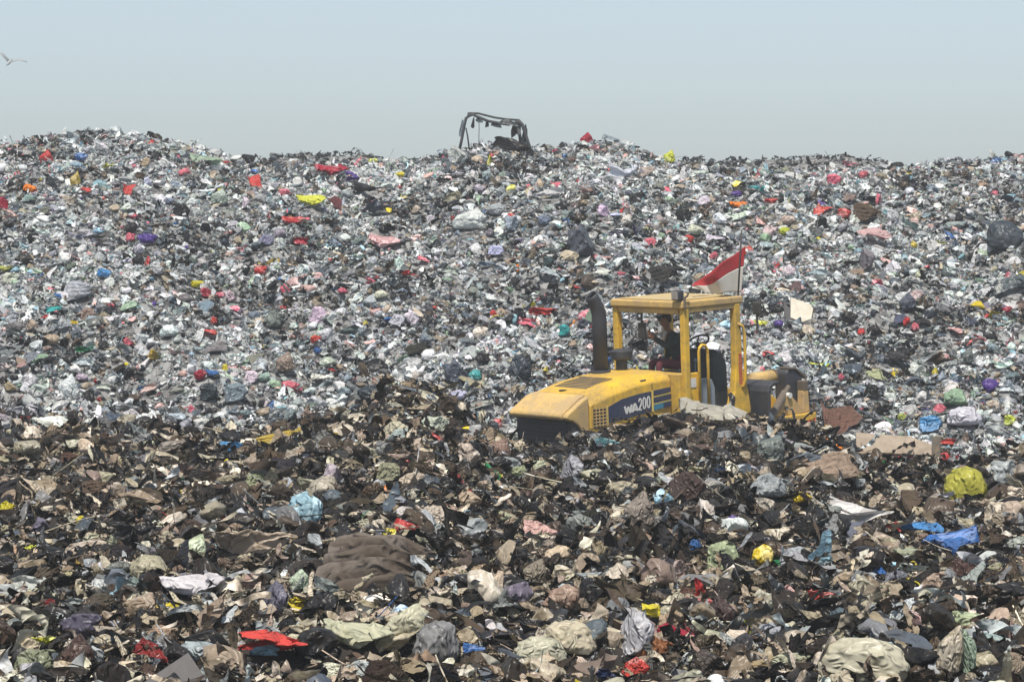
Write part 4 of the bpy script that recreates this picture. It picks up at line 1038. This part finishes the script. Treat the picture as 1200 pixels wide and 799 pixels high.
# ------------------------------------------------------------------ unnamed single pieces: the largest of each kind
NEARCOL = [('black', 'black', .15), ('charcoal', 'charcoal', .13), ('dark brown', 'darkbrown', .13), ('brown', 'brown', .11), ('tan', 'tan', .12), ('beige', 'beige', .12), ('cream', 'cream', .08), ('grey', 'grey', .08), ('pale grey', 'palegrey', .04), ('slate blue', 'slate', .04)]
FARCOL = [('white', 'white', .20), ('pale grey', 'palegrey', .22), ('off-white', 'offwhite', .12), ('grey', 'grey', .11), ('blue-grey', 'bluegrey', .08), ('slate blue', 'slate', .10), ('charcoal', 'charcoal', .10), ('beige', 'beige', .05), ('dusty pink', 'pinkbrown', .02)]
KN = {'plastic_bag': 'plastic bag', 'plastic_sheet': 'plastic sheet', 'rag': 'rag'}
occ = [(u[0], u[1], u[2]) for u in USED]
gen = []
def scatter(n, kind, x0, x1, y0, y1, pal, sizes, asp, skip):
    names = [p[0] for p in pal]; pw = np.array([p[2] for p in pal]); pw = pw / pw.sum()
    done = tries = 0
    while done < n and tries < n * 60:
        tries += 1
        px, py = prng.uniform(x0, x1), prng.uniform(y0, y1)
        d = 36 - (py - 500) / 300 * 18 if py > 495 else 43 + (490 - py) / 310 * 25
        w = prng.uniform(*sizes) * F / d
        if skip(px, py, w): continue
        if any(abs(px - a) < 0.42 * (w + c) and abs(py - b) < 0.30 * (w + c) for a, b, c in occ): continue
        i = int(prng.choice(len(pal), p=pw))
        h = w * prng.uniform(*asp)
        o = put(kind, px, py, w, h, pal[i][1], None, jit=0.18)
        occ.append((px, py, w)); gen.append((px, py, w, kind, names[i], o)); done += 1
crest_row = lambda px: np.interp(px, CR_X, CR_R)
ridge_row = lambda px: np.interp(px, NEAR_X, NEAR_R)
def skip_near(px, py, w): return py < ridge_row(px) + 0.42 * w + (8 if 590 < px < 970 else 0)
def skip_far(px, py, w): return py > ridge_row(px) - 4 or py < crest_row(px) + 8 or (580 < px < 970 and py > 330)
scatter(85, 'plastic_bag', 0, 1200, 500, 799, NEARCOL[3:], (0.20, 0.42), (0.45, 0.8), skip_near)
scatter(95, 'rag', 0, 1200, 500, 799, NEARCOL[:6], (0.20, 0.46), (0.35, 0.7), skip_near)
scatter(125, 'plastic_sheet', 0, 1200, 500, 799, NEARCOL[:1] + NEARCOL[3:], (0.22, 0.52), (0.35, 0.75), skip_near)
scatter(100, 'plastic_bag', 0, 1200, 185, 500, FARCOL, (0.22, 0.42), (0.5, 0.85), skip_far)
scatter(120, 'plastic_sheet', 0, 1200, 185, 500, FARCOL, (0.22, 0.46), (0.3, 0.7), skip_far)
scatter(40, 'rag', 0, 1200, 185, 500, FARCOL[3:], (0.25, 0.5), (0.3, 0.6), skip_far)
# labels: each names the closest piece of its colour and kind on one side of a piece one can pick out
bpy.context.view_layer.update()
taken = set(); ORD = ['', 'second ', 'third ', 'fourth ']
refs = [(u[0], u[1], u[7]) for u in USED[:N_MARKS] if len(u[7].split()) <= 7 and 'edge of' not in u[7]]
def side(dx, dy):
    if abs(dx) > abs(dy): return 'right of' if dx > 0 else 'left of'
    return 'below' if dy > 0 else 'above'
table = {}
for gi, (px, py, wd, kd, cn, o) in enumerate(gen):
    for ri, (rx, ry, rl) in enumerate(refs):
        table.setdefault((cn, kd, ri, side(px - rx, py - ry)), []).append((math.hypot(px - rx, py - ry), gi))
best_l = {}
for key, lst in table.items():
    lst.sort()
    for rank, (dist, gi) in enumerate(lst[:4]):
        cost = dist * (1 + 1.2 * rank)
        if gi not in best_l or cost < best_l[gi][0]: best_l[gi] = (cost, rank, key)
for gi, (px, py, wd, kd, cn, o) in enumerate(gen):
    if gi in best_l:
        _, rank, (cn, kd, ri, sd_) = best_l[gi]
        rl = refs[ri][2]
        kind_ = KN[kd]
        lab_ = f"{cn} {kind_}, {ORD[rank]}closest {sd_} the {rl}"
        assert len(lab_.split()) <= 16, lab_
        o['label'] = lab_
    else:
        o['label'] = f"{cn} {KN[kd]} lying loose among the mixed trash"

# ------------------------------------------------------------------ the countless small trash: instanced scraps
def proto_collection(name, items, swap={}):
    c_ = bpy.data.collections.new(name)
    for i, (PT, mat) in enumerate(items):
        me = mesh_np('scrap_shape', PT[0], PT[1], i % 5 != 0); me.materials.append(M[swap.get(mat, mat)])
        o = bpy.data.objects.new(f'{name}_{i:02d}', me); c_.objects.link(o)
    return c_
items = [(make_sheet(700 + 3 * i, 20, 0.5 + 0.1 * (i % 6), 6 + i % 5, 0.8), 'film_i' if i % 3 else 'cloth_i') for i in range(16)]
items += [(make_bag(800 + i, 3, i % 4 == 0, 1.0 + 0.15 * (i % 5), 0.8), 'film_i') for i in range(10)]
items += [(make_strip(850 + 3 * i, 22, 4, 0.07 + 0.05 * (i % 4)), 'cloth_i' if i % 2 else 'film_i') for i in range(10)]
items += [(make_chip(900 + 4 * i), 'cloth_i') for i in range(6)]
items += [(make_stick(950 + i), 'cloth_i') for i in range(3)]
KIND_RANGE = dict(sheet=(0, 16), bag=(16, 26), strip=(26, 36), chip=(36, 42), stick=(42, 45))
SHAPES = proto_collection('scrap', items)
FAR_SHAPES = proto_collection('far_scrap', items, {'film_i': 'film_f', 'cloth_i': 'cloth_f'})

def gn_scatter(name, pos, rot, scl, col, idx_, label, shapes):
    n = len(pos)
    me = bpy.data.meshes.new(name)
    me.vertices.add(n); me.vertices.foreach_set('co', pos.astype(np.float32).ravel())
    for nm, ty, dat, key in (('rot', 'FLOAT_VECTOR', rot, 'vector'), ('scl', 'FLOAT_VECTOR', scl, 'vector'), ('col', 'FLOAT_VECTOR', col, 'vector'), ('idx', 'INT', idx_, 'value')):
        a = me.attributes.new(nm, ty, 'POINT')
        a.data.foreach_set(key, np.ascontiguousarray(dat, dtype=np.int32 if ty == 'INT' else np.float32).ravel())
    o = bpy.data.objects.new(name, me); COL.objects.link(o)
    g = bpy.data.node_groups.new(name, 'GeometryNodeTree')
    g.interface.new_socket('Geometry', in_out='INPUT', socket_type='NodeSocketGeometry')
    g.interface.new_socket('Geometry', in_out='OUTPUT', socket_type='NodeSocketGeometry')
    gi = g.nodes.new('NodeGroupInput'); go = g.nodes.new('NodeGroupOutput')
    ci = g.nodes.new('GeometryNodeCollectionInfo'); ci.inputs['Collection'].default_value = shapes
    ci.inputs['Separate Children'].default_value = True; ci.inputs['Reset Children'].default_value = True
    ip = g.nodes.new('GeometryNodeInstanceOnPoints'); ip.inputs['Pick Instance'].default_value = True
    def na(nm, ty):
        n_ = g.nodes.new('GeometryNodeInputNamedAttribute'); n_.data_type = ty; n_.inputs['Name'].default_value = nm
        return n_.outputs['Attribute']
    er = g.nodes.new('FunctionNodeEulerToRotation')
    g.links.new(na('rot', 'FLOAT_VECTOR'), er.inputs[0])
    g.links.new(gi.outputs[0], ip.inputs['Points']); g.links.new(ci.outputs[0], ip.inputs['Instance'])
    g.links.new(na('idx', 'INT'), ip.inputs['Instance Index']); g.links.new(er.outputs[0], ip.inputs['Rotation']); g.links.new(na('scl', 'FLOAT_VECTOR'), ip.inputs['Scale'])
    g.links.new(ip.outputs[0], go.inputs[0])
    md = o.modifiers.new('scatter', 'NODES'); md.node_group = g
    tag(o, label, 'trash', None, 'stuff')
    return o

srng = np.random.default_rng(77)
from mathutils.kdtree import KDTree
SINGLES = [u[6] for u in USED if u[4] not in ('stick', 'cloth_strip')]
KD = KDTree(len(SINGLES)); FOOT = []
for i_, o_ in enumerate(SINGLES):
    KD.insert((o_.location.x, o_.location.y, 0.0), i_); FOOT.append(min(0.7, float(np.mean(o_.scale[:2])) if o_.type == 'MESH' and o_.scale[0] != 1.0 else 0.4))
KD.balance()

def make_points(n, tmax, y0, y1, ypow=1.0):
    y = y0 + (y1 - y0) * srng.random(n) ** ypow
    x = srng.uniform(-tmax, tmax, n) * y
    m_ = int(n * 0.34)                            # and thinner on, well past the edges of the view
    y2 = y0 + (y1 - y0) * srng.random(m_) ** ypow
    x2 = np.where(srng.random(m_) < 0.5, -1, 1) * srng.uniform(tmax, tmax + 0.13, m_) * y2
    return np.concatenate([x, x2]), np.concatenate([y, y2])
def pick(pal, n, shift=None, names=None):
    w_ = np.array([p[1] for p in pal], float); w_ /= w_.sum()
    c = np.array([p[0] for p in pal])
    i = srng.choice(len(pal), size=n, p=w_)
    col = c[i]
    return np.clip(col * srng.lognormal(0, 0.18, (n, 1)) * (1 + 0.03 * srng.normal(size=(n, 3))), 0.004, 0.85), i

PAL_FAR = [(C['white'], 16), (C['offwhite'], 13), (C['palegrey'], 18), (C['grey'], 14), (C['bluegrey'], 7), (C['slate'], 10), (C['charcoal'], 13), (C['black'], 8), (C['beige'], 5), (C['tan'], 4), (C['brown'], 5), (C['pinkbrown'], 2), (C['paleblue'], 1.1), (C['palegreen'], 1.0), (C['palepink'], 1.3),
           (C['red'], .5), (C['pink'], .9), (C['yellow'], .4), (C['blue'], .35), (C['teal'], .2), (C['purple'], .2), (C['orange'], .12)]
PAL_FARPALE = [(C['white'], 40), (C['offwhite'], 25), (C['palegrey'], 25), (C['paleblue'], 2), (C['palegreen'], 1.5), (C['palepink'], 3)]
PAL_FARDARK = [(C['charcoal'], 30), (C['black'], 22), (C['grey'], 18), (C['darkslate'], 10), (C['palegrey'], 8), (C['brown'], 8), (C['offwhite'], 4)]
PAL_NEAR = [(C['black'], 22), (C['charcoal'], 14), (C['darkbrown'], 20), (C['brown'], 14), (C['tan'], 11), (C['beige'], 11), (C['cream'], 8), (C['grey'], 7), (C['palegrey'], 3), (C['slate'], 3), (C['white'], 1.2), (C['pinkbrown'], 1.5),
            (C['red'], .2), (C['yellow'], .2), (C['blue'], .12), (C['green'], .15), (C['orange'], .06), (C['paleblue'], .3)]
def kinds(n, wts):
    ks = list(wts); p = np.array([wts[k] for k in ks], float); p /= p.sum()
    i = srng.choice(len(ks), size=n, p=p); out = np.zeros(n, int)
    for j, k in enumerate(ks):
        q = i == j; out[q] = srng.integers(*KIND_RANGE[k], q.sum())
    return out
def trash_stuff(name, x, y, size, pal, wts, label, dark=None, paldark=None, zlift=0.25, shapes=None, warm=0.0):
    n = len(x)
    z = terrain(x, y)
    col, _ = pick(pal, n)
    if dark is not None:
        q = srng.random(n) < dark
        c2, _ = pick(paldark, int(q.sum())); col[q] = c2
        pl = np.clip(0.28 + 0.8 * Waves(33, 12, 2, 0.25)(np.stack([x, y * 0.7], -1)) + 0.5 * Waves(34, 12, 2, 0.7)(np.stack([x, y * 0.6], -1)), 0, 0.8)
        q = srng.random(n) < pl * (1 - dark)
        c2, _ = pick(PAL_FARPALE, int(q.sum())); col[q] = c2
    if warm:                                    # paler film lies thicker close to the camera
        q = srng.random(n) < warm * (1 - sstep(19, 26, y))
        c2, _ = pick([(C['cream'], 3), (C['beige'], 5), (C['tan'], 5), (C['palegrey'], 2), (C['white'], 1)], int(q.sum())); col[q] = c2
    ix = kinds(n, wts)
    strip = (ix >= 26) & (ix < 36); stick = ix >= 42
    size = size * np.where(strip, 1.7, np.where(stick, 2.0, 1.0))
    scl = size[:, None] * srng.uniform(0.7, 1.3, (n, 3))
    scl[stick, 1:] *= 0.6
    rot = np.stack([srng.normal(0, 0.42, n), srng.normal(0, 0.38, n), srng.uniform(0, 2 * math.pi, n)], -1)
    pos = np.stack([x, y, z + size * srng.uniform(-0.1, zlift * 2.2, n)], -1)
    rr = np.hypot(x - LOADER_C[0] - 0.5, y - LOADER_C[1] - 0.5)
    keep = (rr > 3.4) | (y < 36.4)
    for k in range(n):                          # the single pieces lie on top: no scraps in their footprint
        for co_, i_, d_ in KD.find_range((x[k], y[k], 0.0), 0.75):
            if d_ < FOOT[i_] * (0.95 if y[k] < 40 else 0.85): keep[k] = False; break
    return gn_scatter(name, pos[keep], rot[keep], scl[keep], col[keep], ix[keep], label, shapes or SHAPES)

# far slope
x, y = make_points(150000, 0.235, 41.5, 72.0, 0.92)
sz = np.clip(srng.lognormal(math.log(0.060), 0.5, len(x)), 0.03, 0.17)
dk = np.clip(0.06 + 0.55 * (Waves(31, 12, 2, 0.22)(np.stack([x, y], -1)) - 0.15) + 0.5 * (Waves(32, 12, 2, 0.55)(np.stack([x, y * 0.6], -1)) - 0.25), 0, 0.75)
pxs = 600 + F * x / y
dk = np.clip(dk + 0.40 * (1 - sstep(43.5, 48, y)) * (1 - sstep(330, 560, pxs)), 0, 0.8)   # more dark scraps at the foot of the slope on the left
trash_stuff('loose_trash', x, y, sz, PAL_FAR, dict(sheet=62, bag=22, strip=11, chip=4, stick=1), 'pale mixed trash covering the far slope', dk, PAL_FARDARK, 0.25, FAR_SHAPES)
# dark far ridges behind the crest
x, y = make_points(14000, 0.24, 78, 94, 1.0)
sz = np.clip(srng.lognormal(math.log(0.09), 0.4, len(x)), 0.04, 0.2)
trash_stuff('loose_trash', x, y, sz, PAL_FARDARK, dict(sheet=50, bag=24, strip=14, chip=8, stick=4), 'dark trash covering the ridge beyond the crest', None, None, 0.25, FAR_SHAPES)
# foreground
x, y = make_points(95000, 0.235, 16.0, 38.0, 0.8)
sz = np.clip(srng.lognormal(math.log(0.052), 0.62, len(x)), 0.014, 0.17)
trash_stuff('loose_trash', x, y, sz, PAL_NEAR, dict(sheet=46, bag=24, strip=18, chip=9, stick=3), 'dark soiled trash covering the foreground ridge', None, None, 0.35, None, 0.32)
